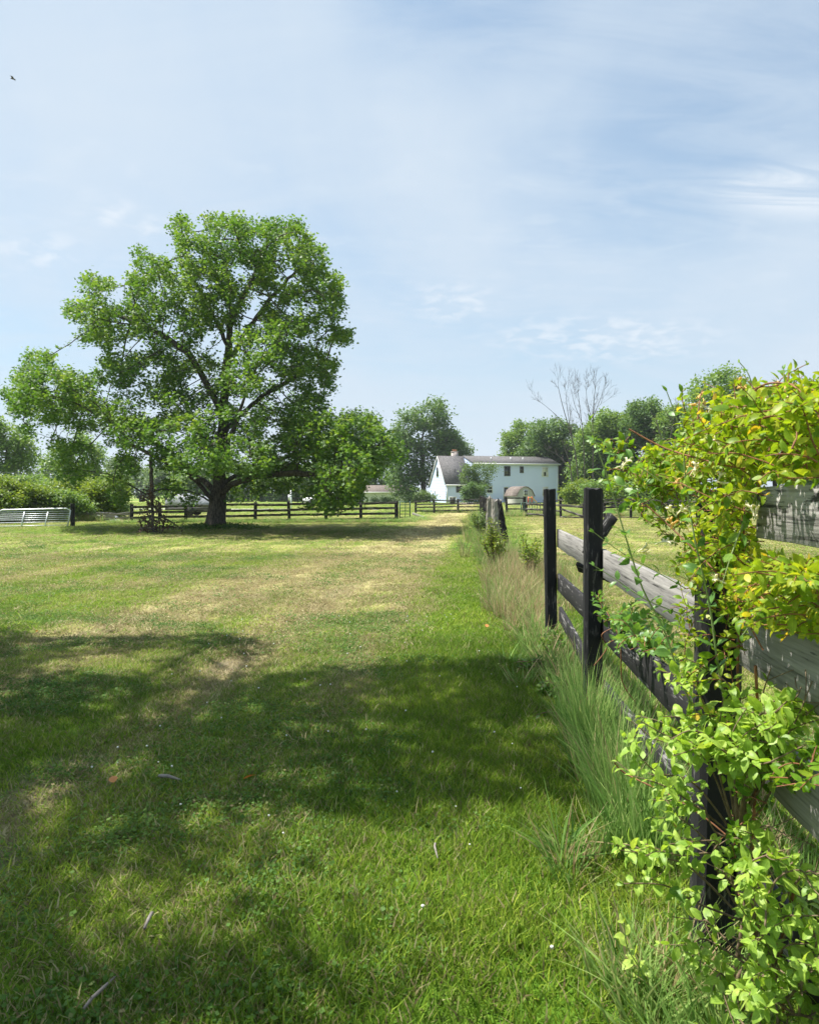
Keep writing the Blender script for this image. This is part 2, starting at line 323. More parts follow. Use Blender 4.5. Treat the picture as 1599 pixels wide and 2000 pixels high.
def grass_mat(name, g, straw, trans=0.4):
    """each blade: 'rnd' per blade decides green or straw against the patch's own dryness"""
    m, N, L, o = mat_new(name)
    a = N.new('ShaderNodeAttribute'); a.attribute_name = 'rnd'
    d = N.new('ShaderNodeAttribute'); d.attribute_name = 'dry'; d.attribute_type = 'INSTANCER'
    t = N.new('ShaderNodeAttribute'); t.attribute_name = 'tint'; t.attribute_type = 'INSTANCER'
    a2 = N.new('ShaderNodeMath'); a2.operation = 'MULTIPLY'; a2.inputs[1].default_value = 7.31; L.new(a.outputs['Fac'], a2.inputs[0])
    fr = N.new('ShaderNodeMath'); fr.operation = 'FRACT'; L.new(a2.outputs[0], fr.inputs[0])
    av = N.new('ShaderNodeMath'); av.operation = 'MULTIPLY_ADD'; av.inputs[1].default_value = 0.5; L.new(fr.outputs[0], av.inputs[0])
    hv = N.new('ShaderNodeMath'); hv.operation = 'MULTIPLY'; hv.inputs[1].default_value = 0.5; L.new(t.outputs['Fac'], hv.inputs[0]); L.new(hv.outputs[0], av.inputs[2])
    rg = ramp_node(N, g); L.new(av.outputs[0], rg.inputs[0])
    rs = ramp_node(N, straw); L.new(fr.outputs[0], rs.inputs[0])
    sb = N.new('ShaderNodeMath'); sb.operation = 'SUBTRACT'; L.new(d.outputs['Fac'], sb.inputs[0]); L.new(a.outputs['Fac'], sb.inputs[1])
    mr = N.new('ShaderNodeMapRange'); mr.inputs[1].default_value = -0.06; mr.inputs[2].default_value = 0.06; L.new(sb.outputs[0], mr.inputs[0])
    mx = N.new('ShaderNodeMix'); mx.data_type = 'RGBA'; L.new(mr.outputs[0], mx.inputs['Factor']); L.new(rg.outputs[0], mx.inputs[6]); L.new(rs.outputs[0], mx.inputs[7])
    p = N.new('ShaderNodeBsdfPrincipled'); p.inputs['Roughness'].default_value = 0.55; p.inputs['Specular IOR Level'].default_value = 0.16
    L.new(mx.outputs[2], p.inputs['Base Color'])
    tr = N.new('ShaderNodeBsdfTranslucent'); L.new(mx.outputs[2], tr.inputs[0])
    ms = N.new('ShaderNodeMixShader'); ms.inputs[0].default_value = trans; L.new(p.outputs[0], ms.inputs[1]); L.new(tr.outputs[0], ms.inputs[2])
    L.new(ms.outputs[0], o.inputs[0]); return m
STRAW = [(0.0, (0.19, 0.145, 0.075)), (0.5, (0.37, 0.31, 0.155)), (1.0, (0.55, 0.49, 0.28))]
M['grass'] = grass_mat('grass_blade', [(0.0, (0.050, 0.125, 0.012)), (0.5, (0.17, 0.285, 0.025)), (1.0, (0.42, 0.50, 0.06))], STRAW)
M['clover'] = grass_mat('clover_leaf', [(0.0, (0.05, 0.125, 0.02)), (0.5, (0.10, 0.20, 0.035)), (1.0, (0.18, 0.29, 0.055))], STRAW)
M['tall'] = grass_mat('tall_grass_blade', [(0.0, (0.07, 0.17, 0.03)), (0.5, (0.20, 0.34, 0.075)), (1.0, (0.42, 0.53, 0.17))], [(0.0, (0.30, 0.21, 0.11)), (0.5, (0.46, 0.35, 0.19)), (1.0, (0.60, 0.50, 0.30))])
M['clover_white'] = simple_mat('clover_white', (0.6, 0.6, 0.55), (0.75, 0.74, 0.7), 50, 0.8, 0)

# ------------------------------------------------------------------ ground
def rut_r(Y): return -2.2+0.105*Y
def rut_l(Y): return np.minimum(-5.13+0.217*Y, rut_r(Y)-.25)-.10*np.maximum(0, 9-Y)**1.3*.3
def dry_field(X, Y):
    xr = rut_r(Y); xl = rut_l(Y); fx = fence_x(Y); T = X-.13*Y          # T: distance across the mown track
    wob = (fbm(X*.7, Y*.2, 3)-.5)*.6; far = sstep(4.5, 8.5, Y)
    inband = sstep(xl-1.2, xl-.1, X+wob)*(1-sstep(xr+1.0, xr+1.45, X+wob*.4))
    rw = .20+.010*Y; rut = np.maximum(np.exp(-((X-xr)/rw)**2), far*np.exp(-((X-xl)/rw)**2))*(.55+.9*fbm(X*2, Y*.5, 19, 3))
    n = fbm(T*1.9, Y*.16, 11, 5); n2 = fbm(T*4.2, Y*.8, 15, 4); n3 = fbm(X*.8, Y*.6, 18, 4)
    d = .14+.08*far+(.10+.34*far)*inband+(.24+.32*far)*rut+(n-.5)*(.50+.30*far)+(n2-.5)*.42+(n3-.5)*.30
    farlawn = sstep(7, 13, Y)*(X < fx)
    d = d+farlawn*(.22+0.38*(fbm(X*.22, Y*.9, 23)-.4))*(1-.3*inband)
    d = d+far*.13*np.sin(T*5.2+2.5*fbm(X*.3, Y*.1, 61))*(1-sstep(20, 45, Y))
    edge = sstep(xr+1.0, xr+1.7, X+wob*.5)*(1-sstep(fx+.5, fx+1.6, X))
    d = d*(1-.74*edge)
    pad = sstep(fx+.5, fx+1.8, X); d = d+pad*(0.36+0.5*(fbm(X*.5, Y*1.2, 31)-.5))
    d = d-0.25*np.exp(-((Y-30)/4.0)**2)*sstep(-5, -13, X)-0.20*sstep(40, 50, Y)
    return np.clip(d, 0, .86)
def soil_field(X, Y):
    xr = rut_r(Y); xl = rut_l(Y)
    rut = np.maximum(np.exp(-((X-xr)/.30)**2), np.exp(-((X-xl)/.30)**2))
    n = fbm(X*2.2, Y*1.1, 41, 4)
    near = 1-sstep(9, 14, Y)
    return .75*np.clip(sstep(.54, .76, n+.16*rut)*(.35+.65*rut)*(.3+.7*near)*(1-sstep(xr+.9, xr+1.8, X)), 0, 1)
def ground_z(X, Y):
    xr = rut_r(Y); xl = rut_l(Y)
    z = (fbm(X*.35, Y*.35, 51, 3)-.5)*.07+(fbm(X*2.5, Y*2.5, 55, 2)-.5)*.022
    z = z-.035*np.exp(-((X-xr)/.28)**2)-.035*np.exp(-((X-xl)/.28)**2)
    z = z*(1-sstep(25, 60, Y)); return z-1.0*sstep(106, 132, Y)
def build_ground():
    def axis(segs):
        out = [segs[0][0]]
        for a, b, n in segs: out += list(np.linspace(a, b, n+1)[1:])
        return np.array(out)
    xs = axis([(-1500, -200, 8), (-200, -40, 16), (-40, -9, 45), (-9, 6, 150), (6, 30, 40), (30, 200, 17), (200, 1500, 8)])
    ys = axis([(-60, -2, 10), (-2, 1.5, 14), (1.5, 14, 140), (14, 45, 110), (45, 140, 60), (140, 400, 12), (400, 3000, 10)])
    X, Y = np.meshgrid(xs, ys); X = X.ravel(); Y = Y.ravel()
    V = np.stack([X, Y, ground_z(X, Y)], 1); nx = len(xs); ny = len(ys)
    i = np.arange(nx-1)[None, :]+np.arange(ny-1)[:, None]*nx
    F = np.stack([i, i+1, i+1+nx, i+nx], -1).reshape(-1, 4)
    me = np_mesh('ground', V, F, {'dry': dry_field(X, Y), 'soil': soil_field(X, Y)}, smooth=True)
    m, N, L, o = mat_new('lawn_soil')
    ad = N.new('ShaderNodeAttribute'); ad.attribute_name = 'dry'; aso = N.new('ShaderNodeAttribute'); aso.attribute_name = 'soil'
    tc = N.new('ShaderNodeTexCoord')
    def noise(s, det, st=(1, 1, 1)):
        mp = N.new('ShaderNodeMapping'); mp.inputs['Scale'].default_value = st; L.new(tc.outputs['Object'], mp.inputs[0])
        n = N.new('ShaderNodeTexNoise'); n.inputs['Scale'].default_value = s; n.inputs['Detail'].default_value = det; n.inputs['Roughness'].default_value = .7
        L.new(mp.outputs[0], n.inputs['Vector']); return n.outputs['Fac']
    n1 = noise(1.3, 8, (1, .6, 1)); n2 = noise(26, 6); n3 = noise(5, 6, (1, .5, 1)); n0 = noise(.12, 5, (1, 2.2, 1))
    # lift dryness with finer noise
    s = N.new('ShaderNodeMath'); s.operation = 'ADD'; L.new(n1, s.inputs[0]); L.new(n3, s.inputs[1])
    s1 = N.new('ShaderNodeMath'); s1.operation = 'ADD'; L.new(s.outputs[0], s1.inputs[0]); L.new(n0, s1.inputs[1])
    s2 = N.new('ShaderNodeMath'); s2.operation = 'MULTIPLY_ADD'; L.new(s1.outputs[0], s2.inputs[0]); s2.inputs[1].default_value = .8; s2.inputs[2].default_value = -1.2
    s3 = N.new('ShaderNodeMath'); s3.operation = 'ADD'; s3.use_clamp = True; L.new(s2.outputs[0], s3.inputs[0]); L.new(ad.outputs['Fac'], s3.inputs[1])
    gr = ramp_node(N, [(0.0, (0.085, 0.18, 0.016)), (0.30, (0.17, 0.235, 0.042)), (0.62, (0.33, 0.325, 0.105)), (1.0, (0.43, 0.38, 0.19))]); L.new(s3.outputs[0], gr.inputs[0])
    va = ramp_node(N, [(0.3, (0.62, 0.62, 0.62)), (0.7, (1.25, 1.25, 1.25))]); L.new(n2, va.inputs[0])
    mu = N.new('ShaderNodeMix'); mu.data_type = 'RGBA'; mu.blend_type = 'MULTIPLY'; mu.inputs['Factor'].default_value = .8; L.new(gr.outputs[0], mu.inputs[6]); L.new(va.outputs[0], mu.inputs[7])
    so = ramp_node(N, [(0.3, (0.10, 0.075, 0.055)), (0.7, (0.24, 0.19, 0.15))]); L.new(n3, so.inputs[0])
    mx = N.new('ShaderNodeMix'); mx.data_type = 'RGBA'; L.new(aso.outputs['Fac'], mx.inputs['Factor']); L.new(mu.outputs[2], mx.inputs[6]); L.new(so.outputs[0], mx.inputs[7])
    p = N.new('ShaderNodeBsdfPrincipled'); p.inputs['Roughness'].default_value = .95; p.inputs['Specular IOR Level'].default_value = .1
    L.new(mx.outputs[2], p.inputs['Base Color'])
    b = N.new('ShaderNodeBump'); b.inputs['Strength'].default_value = .8; b.inputs['Distance'].default_value = .03; L.new(n2, b.inputs['Height']); L.new(b.outputs[0], p.inputs['Normal'])
    L.new(p.outputs[0], o.inputs[0])
    g = link_mesh('ground', me, m); tag(g, kind='structure')
build_ground()
def lane():
    mb = MB(); a = []
    for x in np.linspace(-40, -2.5, 30):
        Y = 62+0.02*(x+20)**2*.1+math.sin(x*.2)*.6; a.append((x, Y))
    V = []
    for x, Y in a: V += [(x, Y-1.6, .03), (x, Y+1.6, .03)]
    mb.add(V, [(2*i, 2*i+2, 2*i+3, 2*i+1) for i in range(len(a)-1)])
    tag(mb.build('gravel_lane', simple_mat('gravel', (0.28, 0.27, 0.26), (0.42, 0.41, 0.39), 6, .95, .3)), kind='structure')
lane()

# ------------------------------------------------------------------ scatter of instances (stuff only)
def source_collection(name, meshes, mat):
    c = bpy.data.collections.new(name)
    for i, me in enumerate(meshes):
        o = bpy.data.objects.new('%s_%d' % (name, i), me); me.materials.append(mat); c.objects.link(o)
    return c
def scatter(name, pts, rot, scl, idx, coll, attrs, label):
    me = bpy.data.meshes.new(name); me.vertices.add(len(pts)); me.vertices.foreach_set('co', np.asarray(pts, np.float32).ravel())
    def at(k, a, t):
        q = me.attributes.new(k, t, 'POINT'); q.data.foreach_set({'FLOAT': 'value', 'INT': 'value', 'FLOAT_VECTOR': 'vector'}[t], np.ascontiguousarray(a).ravel())
    at('rot', np.asarray(rot, np.float32), 'FLOAT_VECTOR'); at('scl', np.asarray(scl, np.float32), 'FLOAT_VECTOR'); at('idx', np.asarray(idx, np.int32), 'INT')
    for k, a in attrs.items(): at(k, np.asarray(a, np.float32), 'FLOAT')
    me.update()
    o = link_mesh(name, me, None)
    g = bpy.data.node_groups.new(name+'_nodes', 'GeometryNodeTree')
    g.interface.new_socket('Geometry', in_out='INPUT', socket_type='NodeSocketGeometry'); g.interface.new_socket('Geometry', in_out='OUTPUT', socket_type='NodeSocketGeometry')
    N = g.nodes; L = g.links; gi = N.new('NodeGroupInput'); go = N.new('NodeGroupOutput')
    ip = N.new('GeometryNodeInstanceOnPoints'); ci = N.new('GeometryNodeCollectionInfo'); ci.inputs['Collection'].default_value = coll
    ci.inputs['Separate Children'].default_value = True; ci.inputs['Reset Children'].default_value = True
    ip.inputs['Pick Instance'].default_value = True
    def na(k, t):
        n = N.new('GeometryNodeInputNamedAttribute'); n.data_type = t; n.inputs['Name'].default_value = k; return n.outputs[0]
    e = N.new('FunctionNodeEulerToRotation'); L.new(na('rot', 'FLOAT_VECTOR'), e.inputs[0]); L.new(e.outputs[0], ip.inputs['Rotation'])
    L.new(na('scl', 'FLOAT_VECTOR'), ip.inputs['Scale']); L.new(na('idx', 'INT'), ip.inputs['Instance Index'])
    L.new(gi.outputs[0], ip.inputs['Points']); L.new(ci.outputs[0], ip.inputs['Instance']); L.new(ip.outputs[0], go.inputs[0])
    md = o.modifiers.new('scatter', 'NODES'); md.node_group = g
    tag(o, label, kind='stuff'); return o

def blades(n, rad, h0, h1, w, seed, bend=0.5, segs=2, clump=False, power=1.0):
    q = np.random.default_rng(seed)
    r = rad*np.sqrt(q.random(n)) if not clump else rad*q.random(n); th = q.random(n)*2*np.pi
    base = np.stack([r*np.cos(th), r*np.sin(th), np.zeros(n)-.004], 1)
    h = h0+(h1-h0)*q.random(n)**power; yaw = q.random(n)*2*np.pi
    if clump: lean_dir = th+q.normal(0, .6, n)
    else: lean_dir = q.random(n)*2*np.pi
    ld = np.stack([np.cos(lean_dir), np.sin(lean_dir), 0*h], 1); wd = np.stack([-np.sin(yaw), np.cos(yaw), 0*h], 1)
    b = bend*(.25+q.random(n)+(3.2*q.random(n)**6 if clump else 0)); l0 = .15+.45*q.random(n)*bend
    V = []; ww = w*(.6+.8*q.random(n))
    for i in range(segs+1):
        t = i/segs; c = base+ld*(h*(l0*t+b*t*t))[:, None]+np.array([0, 0, 1])*(h*(t-.35*b*t*t))[:, None]
        if i < segs:
            k = (1-t**1.6)*.5; V.append(c-wd*(ww*k)[:, None]); V.append(c+wd*(ww*k)[:, None])
        else: V.append(c)
    V = np.stack(V, 1); k = V.shape[1]; off = (np.arange(n)*k)[:, None]
    F4 = np.concatenate([off+np.array([2*i, 2*i+1, 2*i+3, 2*i+2]) for i in range(segs-1)]) if segs > 1 else np.zeros((0, 4), int)
    F3 = off+np.array([2*segs-2, 2*segs-1, 2*segs])
    rnd = np.repeat(q.random(n), k)
    return np_mesh('blades', V.reshape(-1, 3), [F4, F3], {'rnd': rnd})
def leaflets(n, rad, s0, s1, hmax, seed, ratio=.8):
    q = np.random.default_rng(seed); r = rad*np.sqrt(q.random(n)); th = q.random(n)*2*np.pi
    c = np.stack([r*np.cos(th), r*np.sin(th), .008+hmax*q.random(n)], 1)
    return leaf_cloud(c, q, s0, s1, ratio, 0.45, simple=True, attr='rnd')
def leaf_cloud(c, q, s0, s1, ratio, tilt, simple=False, attr='tint', tint=None, shape='oval', name='leaves'):
    """one small bent leaf face set per centre"""
    n = len(c)
    nrm = q.normal(0, tilt, (n, 3)); nrm[:, 2] = 1; nrm /= np.linalg.norm(nrm, axis=1)[:, None]
    a = q.normal(0, 1, (n, 3)); a -= nrm*np.sum(a*nrm, 1)[:, None]; a /= np.linalg.norm(a, axis=1)[:, None]
    b = np.cross(nrm, a); s = s0+(s1-s0)*q.random(n)
    if shape == 'star':
        T = np.array([[0, 0, 0], [.25, .42, -.06], [.42, .18, 0], [.62, .38, -.07], [.60, .12, 0], [1, 0, -.12], [.60, -.12, 0], [.62, -.38, -.07], [.42, -.18, 0], [.25, -.42, -.06]])
        FT = np.array([[0, 2, 1], [0, 4, 2], [2, 4, 3], [0, 6, 4], [4, 6, 5], [0, 8, 6], [6, 8, 7], [0, 9, 8]])
    elif simple:
        T = np.array([[0, 0, 0], [.45, ratio/2, -.05], [1, 0, -.10], [.45, -ratio/2, -.05]]); FT = np.array([[0, 2, 1], [0, 3, 2]])
    else:
        hw = ratio/2
        T = np.array([[0, 0, 0], [.22, 0, .0], [.5, 0, .01], [.78, 0, -.02], [1, 0, -.09],
                      [.12, hw*.55, .02], [.38, hw, .06], [.66, hw*.82, .035], [.88, hw*.35, -.03],
                      [.12, -hw*.55, .02], [.38, -hw, .06], [.66, -hw*.82, .035], [.88, -hw*.35, -.03]])
        FT = [[0, 1, 5], [1, 2, 6, 5], [2, 3, 7, 6], [3, 4, 8], [3, 8, 7], [0, 9, 1], [1, 9, 10, 2], [2, 10, 11, 3], [3, 12, 4], [3, 11, 12]]
    V = c[:, None, :]+s[:, None, None]*(T[None, :, 0, None]*a[:, None, :]+T[None, :, 1, None]*b[:, None, :]+T[None, :, 2, None]*nrm[:, None, :])
    k = len(T); off = (np.arange(n)*k)[:, None]
    if isinstance(FT, list): F = [np.concatenate([off+np.array(f) for f in FT if len(f) == m]) for m in (3, 4)]
    else: F = [np.concatenate([off+f for f in FT])]
    tt = q.random(n) if tint is None else tint
    return np_mesh(name, V.reshape(-1, 3), F, {attr: np.repeat(tt, k)}, smooth=not simple and shape != 'star')

GRASS_SRC = source_collection('grass_patch_source', [blades(150, .17, .016, .055, .0058, 100+i, .7) for i in range(5)], M['grass'])
SHORT_SRC = source_collection('short_patch_source', [blades(110, .17, .010, .034, .0055, 200+i, 1.3) for i in range(4)], M['grass'])
CLOVER_SRC = source_collection('clover_patch_source', [leaflets(70, .14, .010, .022, .028, 300+i) for i in range(4)], M['clover'])
TALL_SRC = source_collection('tall_clump_source', [blades(60, .09, .14, .52, .0075, 400+i, .13, 6, True) for i in range(5)], M['tall'])

def strew(name, src, nsrc, n, ylo, yhi, dens, hs, ws, label, seed, attr_dry=None, xlim=.62, pw=1.0, zoff=0.0):
    q = np.random.default_rng(seed)
    Y = ylo+(yhi-ylo)*q.random(n*3)**pw; X = (q.random(n*3)*2-1)*(xlim*Y+.3)
    # uniform in area: accept with probability ~ Y
    keep = q.random(n*3) < Y/yhi if pw == 1.0 else np.ones(n*3, bool)
    X = X[keep]; Y = Y[keep]; d = dry_field(X, Y); so = soil_field(X, Y)
    p = dens(X, Y, d, so); k = q.random(len(X)) < p; X = X[k][:n]; Y = Y[k][:n]; d = d[k][:n]; so = so[k][:n]; n = len(X)
    pts = np.stack([X, Y, ground_z(X, Y)+zoff], 1)
    rot = np.stack([q.normal(0, .06, n), q.normal(0, .06, n), q.random(n)*6.283], 1)
    h = hs(X, Y, d, q); w = ws*(.8+.4*q.random(n))
    dd = d if attr_dry is None else attr_dry(d, q)
    tint = np.clip(.5+(fbm(X*.8, Y*.8, 71)-.5)*1.6+q.normal(0, .20, n), 0, 1)
    return scatter(name, pts, rot, np.stack([w, w, h], 1), q.integers(0, nsrc, n), src, {'dry': dd, 'tint': tint}, label)
# green tone: verge is lusher and taller
def verge(X, Y): fx = fence_x(Y); return sstep(fx-2.2, fx-1.0, X)*(1-sstep(fx+.3, fx+1.2, X))
def tall_h(X, Y, d, q): return (.55+.55*(1-d)+.35*verge(X, Y))*(.8+.4*q.random(len(X)))
lawn_d = lambda X, Y, d, so: np.clip(1.15-.35*d-1.0*so, 0, 1)
drya = lambda d, q: np.clip(.07+d*.97+q.normal(0, .08, len(d)), 0, 1)
strew('grass', GRASS_SRC, 5, 7000, 1.4, 7.5, lawn_d, tall_h, 1.0, 'short mown grass of the near lawn, mixed green and straw', 1, drya, xlim=.92)
strew('grass', GRASS_SRC, 5, 10500, 7.0, 18, lawn_d, tall_h, 1.6, 'short mown grass of the middle lawn towards the maple', 2, drya, xlim=.80)
strew('grass', SHORT_SRC, 4, 9000, 17, 44, lawn_d, lambda X, Y, d, q: 1.5*(.8+.4*q.random(len(X))), 3.0, 'short mown grass of the far lawn near the wooden fences', 3, drya)
strew('grass', SHORT_SRC, 4, 4200, 43, 96, lawn_d, lambda X, Y, d, q: 2.2*(.8+.4*q.random(len(X))), 6.5, 'distant short grass of the fields round the house', 7, drya)
strew('dry_thatch', SHORT_SRC, 4, 1500, 1.7, 11, lambda X, Y, d, so: np.clip(d*1.5-.35, 0, 1), lambda X, Y, d, q: .9+.5*q.random(len(X)), 1.1, 'straw coloured dry thatch along the mown wheel ruts', 4, lambda d, q: np.clip(.75+.25*q.random(len(d)), 0, 1))
strew('clover', CLOVER_SRC, 4, 2600, 1.7, 9, lambda X, Y, d, so: np.clip(sstep(.42, .62, fbm(X*1.3, Y*1.3, 81))*1.1*(1-.8*verge(X, Y)), 0, 1), lambda X, Y, d, q: .8+.6*q.random(len(X)), 1.0, 'low clover and broad leaved weeds in the shaded lawn', 5, lambda d, q: d*.25)
strew('clover', CLOVER_SRC, 4, 1600, 8, 22, lambda X, Y, d, so: np.clip(sstep(.46, .66, fbm(X*.9, Y*.9, 83))*.9, 0, 1), lambda X, Y, d, q: 1.2+.6*q.random(len(X)), 1.7, 'low clover patches in the sunny part of the lawn', 6, lambda d, q: d*.3)

def clover_flowers():
    q = np.random.default_rng(12); C = []
    T = []
    for i in range(6):
        for j in range(8):
            a = math.pi*(i+.5)/6; b = 2*math.pi*j/8; T.append((math.sin(a)*math.cos(b), math.sin(a)*math.sin(b), math.cos(a)*.9))
    T = np.array(T); F = np.array([(i*8+j, (i+1)*8+j, (i+1)*8+(j+1) % 8, i*8+(j+1) % 8) for i in range(5) for j in range(8)])
    n = 75; Y = 2.3+6.5*q.random(n)**.8; X = -1.9+2.7*q.random(n); k = X > -.55*Y; X = X[k]; Y = Y[k]; n = len(X)
    c = np.stack([X, Y, ground_z(X, Y)+.055+.02*q.random(n)], 1); s = .0035+.003*q.random(n)
    V = c[:, None, :]+s[:, None, None]*T[None]*(1+.15*q.normal(0, 1, (n, len(T), 1)))
    F = np.concatenate([F+i*len(T) for i in range(n)])
    o = link_mesh('clover_flowers', np_mesh('clover_flowers', V.reshape(-1, 3), F), M['clover_white'])
    tag(o, 'tiny white clover heads dotted through the shaded lawn', kind='stuff')
clover_flowers()

# tall grass by the fences
def tall(name, spots, label, seed, hscale=1.0, dry=.1, wob=.08, wscale=1.0):
    """spots: list of (x0,Y0,x1,Y1,count,spread)"""
    q = np.random.default_rng(seed); X = []; Y = []
    for a, b, c, d, n, sp in spots:
        t = q.random(n); X += list(a+(c-a)*t+q.normal(0, sp, n)); Y += list(b+(d-b)*t+q.normal(0, sp, n))
    X = np.array(X); Y = np.array(Y); n = len(X)
    pts = np.stack([X, Y, ground_z(X, Y)], 1); rot = np.stack([q.normal(0, wob, n), q.normal(0, wob, n), q.random(n)*6.28], 1)
    h = hscale*(.6+.7*q.random(n)); w = wscale*(.8+.5*q.random(n))
    scatter(name, pts, rot, np.stack([w, w, h], 1), q.integers(0, 5, n), TALL_SRC, {'dry': np.clip(dry+q.normal(0, .12, n), 0, 1), 'tint': np.clip(.5+q.normal(0, .35, n), 0, 1)}, label)
fx = fence_x
tall('tall_grass', [(fx(3.0)-.02, 3.0, fx(5.2)-.06, 5.2, 46, .05), (fx(2.9)-.10, 3.0, fx(4.6)-.14, 4.7, 14, .04)], 'tall fresh green grass clumps against the black fence posts', 21, .95, .0, .05)
tall('tall_grass', [(fx(5.0)+.1, 5.0, fx(7.6)+.15, 7.6, 16, .12), (fx(5)-.15, 5.2, fx(7.5)-.15, 7.6, 24, .1), (fx(2.5)+.35, 2.6, fx(6)+.3, 6, 30, .15)], 'rank green grass under the rails beyond the second post', 22, .62, .25)
tall('tall_dry_grass', [(fx(7.5)-.12, 7.6, fx(16)-.05, 16, 130, .17), (fx(9)-.42, 8.5, fx(14)-.3, 14, 26, .10), (fx(9)+.5, 9, fx(15)+.5, 15, 60, .3)], 'tall straw coloured dry grass standing in the open gateway verge', 23, .80, .62, .12, 1.0)
tall('tall_grass', [(fx(15)-.3, 14.5, fx(24)-.2, 25, 90, .25), (fx(23)-.3, 23, fx(40)-.2, 42, 110, .35)], 'rough green grass round the grey split gate posts', 24, .95, .25, .1, 1.3)
tall('tall_grass', [(fx(1.7)-.25, 2.0, fx(3)-.35, 3.1, 12, .10), (.75, 1.9, 1.15, 2.4, 5, .10)], 'loose long grass at the foot of the nearest post', 25, .50, .1, .15)
tall('tall_grass', [(-14, 35.3, -.2, 36.2, 420, .22), (0, 38, 1.0, 42, 20, .3)], 'weedy grass strip under the long black fence behind the maple', 26, .42, .12, .1, 2.2)
tall('tall_grass', [(4.5, 44.5, 15, 45.5, 220, .4), (5.5, 50, 12, 52, 60, .5), (1, 52, 6, 53.5, 60, .4)], 'weedy grass strip under the paddock fences on the right', 27, .8, .30, .1, 2.2)
tall('tall_grass', [(-21, 36.2, -15.5, 37.4, 90, .3)], 'rough grass behind the metal gate and fallen rails', 28, .8, .3, .1, 2.0)

# ------------------------------------------------------------------ trees
def grow(seeds, A, step, di, dk, iters=70, jit=.12, seed=0, up=0.0):
    """space colonisation. seeds: list of polylines (lists of points); first starts at the ground. Returns pos, parent"""
    q = np.random.default_rng(seed); pos = []; par = []
    for pl in seeds:
        pl = [np.array(p, float) for p in pl]
        if pos:
            d = np.linalg.norm(np.array(pos)-pl[0], axis=1); last = int(np.argmin(d))
        else: last = -1; pos.append(pl[0]); par.append(-1); last = 0; pl = pl[1:]
        cur = pos[last]
        for p in pl:
            L = np.linalg.norm(p-cur); n = max(1, int(round(L/step)))
            for i in range(1, n+1):
                w = q.normal(0, step*.07, 3) if i < n else 0
                pos.append(cur+(p-cur)*i/n+w); par.append(last); last = len(pos)-1
            cur = pos[last]
    A = np.asarray(A, float); alive = np.ones(len(A), bool)
    best = np.full(len(A), 1e9); bi = np.zeros(len(A), int)
    def upd(i0):
        for s in range(i0, len(pos), 400):
            B = np.array(pos[s:s+400]); D = np.linalg.norm(A[:, None, :]-B[None], axis=2); k = D.argmin(1); m = D[np.arange(len(A)), k]
            z = m < best; best[z] = m[z]; bi[z] = k[z]+s
    upd(0)
    for it in range(iters):
        act = alive & (best < di)
        if not act.any():
            if it < 3 and alive.any(): di = best[alive].min()*1.3; continue
            break
        ids = bi[act]; vec = A[act]-np.array(pos)[ids]; vec /= np.linalg.norm(vec, axis=1)[:, None]+1e-9
        u, inv = np.unique(ids, return_inverse=True); acc = np.zeros((len(u), 3)); np.add.at(acc, inv, vec)
        acc += q.normal(0, jit, acc.shape); acc[:, 2] += up; acc /= np.linalg.norm(acc, axis=1)[:, None]+1e-9
        n0 = len(pos); PP = np.array(pos)[u]+acc*step
        for k in range(len(u)): pos.append(PP[k]); par.append(int(u[k]))
        upd(n0); alive &= best > dk
    return np.array(pos), np.array(par)
def skeleton_mesh(pos, par, rbase, rtip, expo=.5, sides=6, name='trunk', flare=0.0):
    n = len(pos); cnt = np.zeros(n); kids = [[] for _ in range(n)]
    for i in range(n):
        if par[i] >= 0: kids[par[i]].append(i)
    for i in range(n-1, -1, -1):
        if not kids[i]: cnt[i] += 1
        if par[i] >= 0: cnt[par[i]] += cnt[i]
    r = np.maximum(rtip, rbase*(cnt/cnt[0])**expo)
    depth_tip = np.zeros(n)
    z0 = pos[0, 2]
    if flare: r = r*(1+flare*np.exp(-(pos[:, 2]-z0)/.35)*(cnt > cnt[0]*.5))
    fr = np.zeros((n, 2, 3))
    for i in range(n):
        t = pos[i]-pos[par[i]] if par[i] >= 0 else (pos[kids[i][0]]-pos[i] if kids[i] else np.array([0, 0, 1.]))
        t = t/(np.linalg.norm(t)+1e-9); a = fr[par[i], 0] if par[i] >= 0 else np.array([1., 0, 0])
        a = a-t*np.dot(a, t); la = np.linalg.norm(a)
        a = a/la if la > 1e-4 else np.cross(t, (0.3, .5, .8)); fr[i, 0] = a; fr[i, 1] = np.cross(t, a)
    main = np.full(n, -1)
    for i in range(n):
        if kids[i]: main[i] = max(kids[i], key=lambda k: cnt[k])
    e = np.array([i for i in range(n) if par[i] >= 0]); p = par[e]; ismain = main[p] == e
    rs = np.where(ismain, r[p], np.minimum(r[p]*.9, r[e]*1.25)); th = np.arange(sides)*2*np.pi/sides
    cs, sn = np.cos(th), np.sin(th)
    fs = np.where(ismain[:, None, None], fr[p], fr[e])
    ring0 = pos[p][:, None, :]+rs[:, None, None]*(cs[None, :, None]*fs[:, None, 0]+sn[None, :, None]*fs[:, None, 1])
    ring1 = pos[e][:, None, :]+r[e][:, None, None]*(cs[None, :, None]*fr[e][:, None, 0]+sn[None, :, None]*fr[e][:, None, 1])
    V = np.concatenate([ring0, ring1], 1).reshape(-1, 3); o = (np.arange(len(e))*2*sides)[:, None]
    j = np.arange(sides); F = np.concatenate([o+np.array([a, (a+1) % sides, sides+(a+1) % sides, sides+a]) for a in j])
    return np_mesh(name, V, F, smooth=True), r, cnt
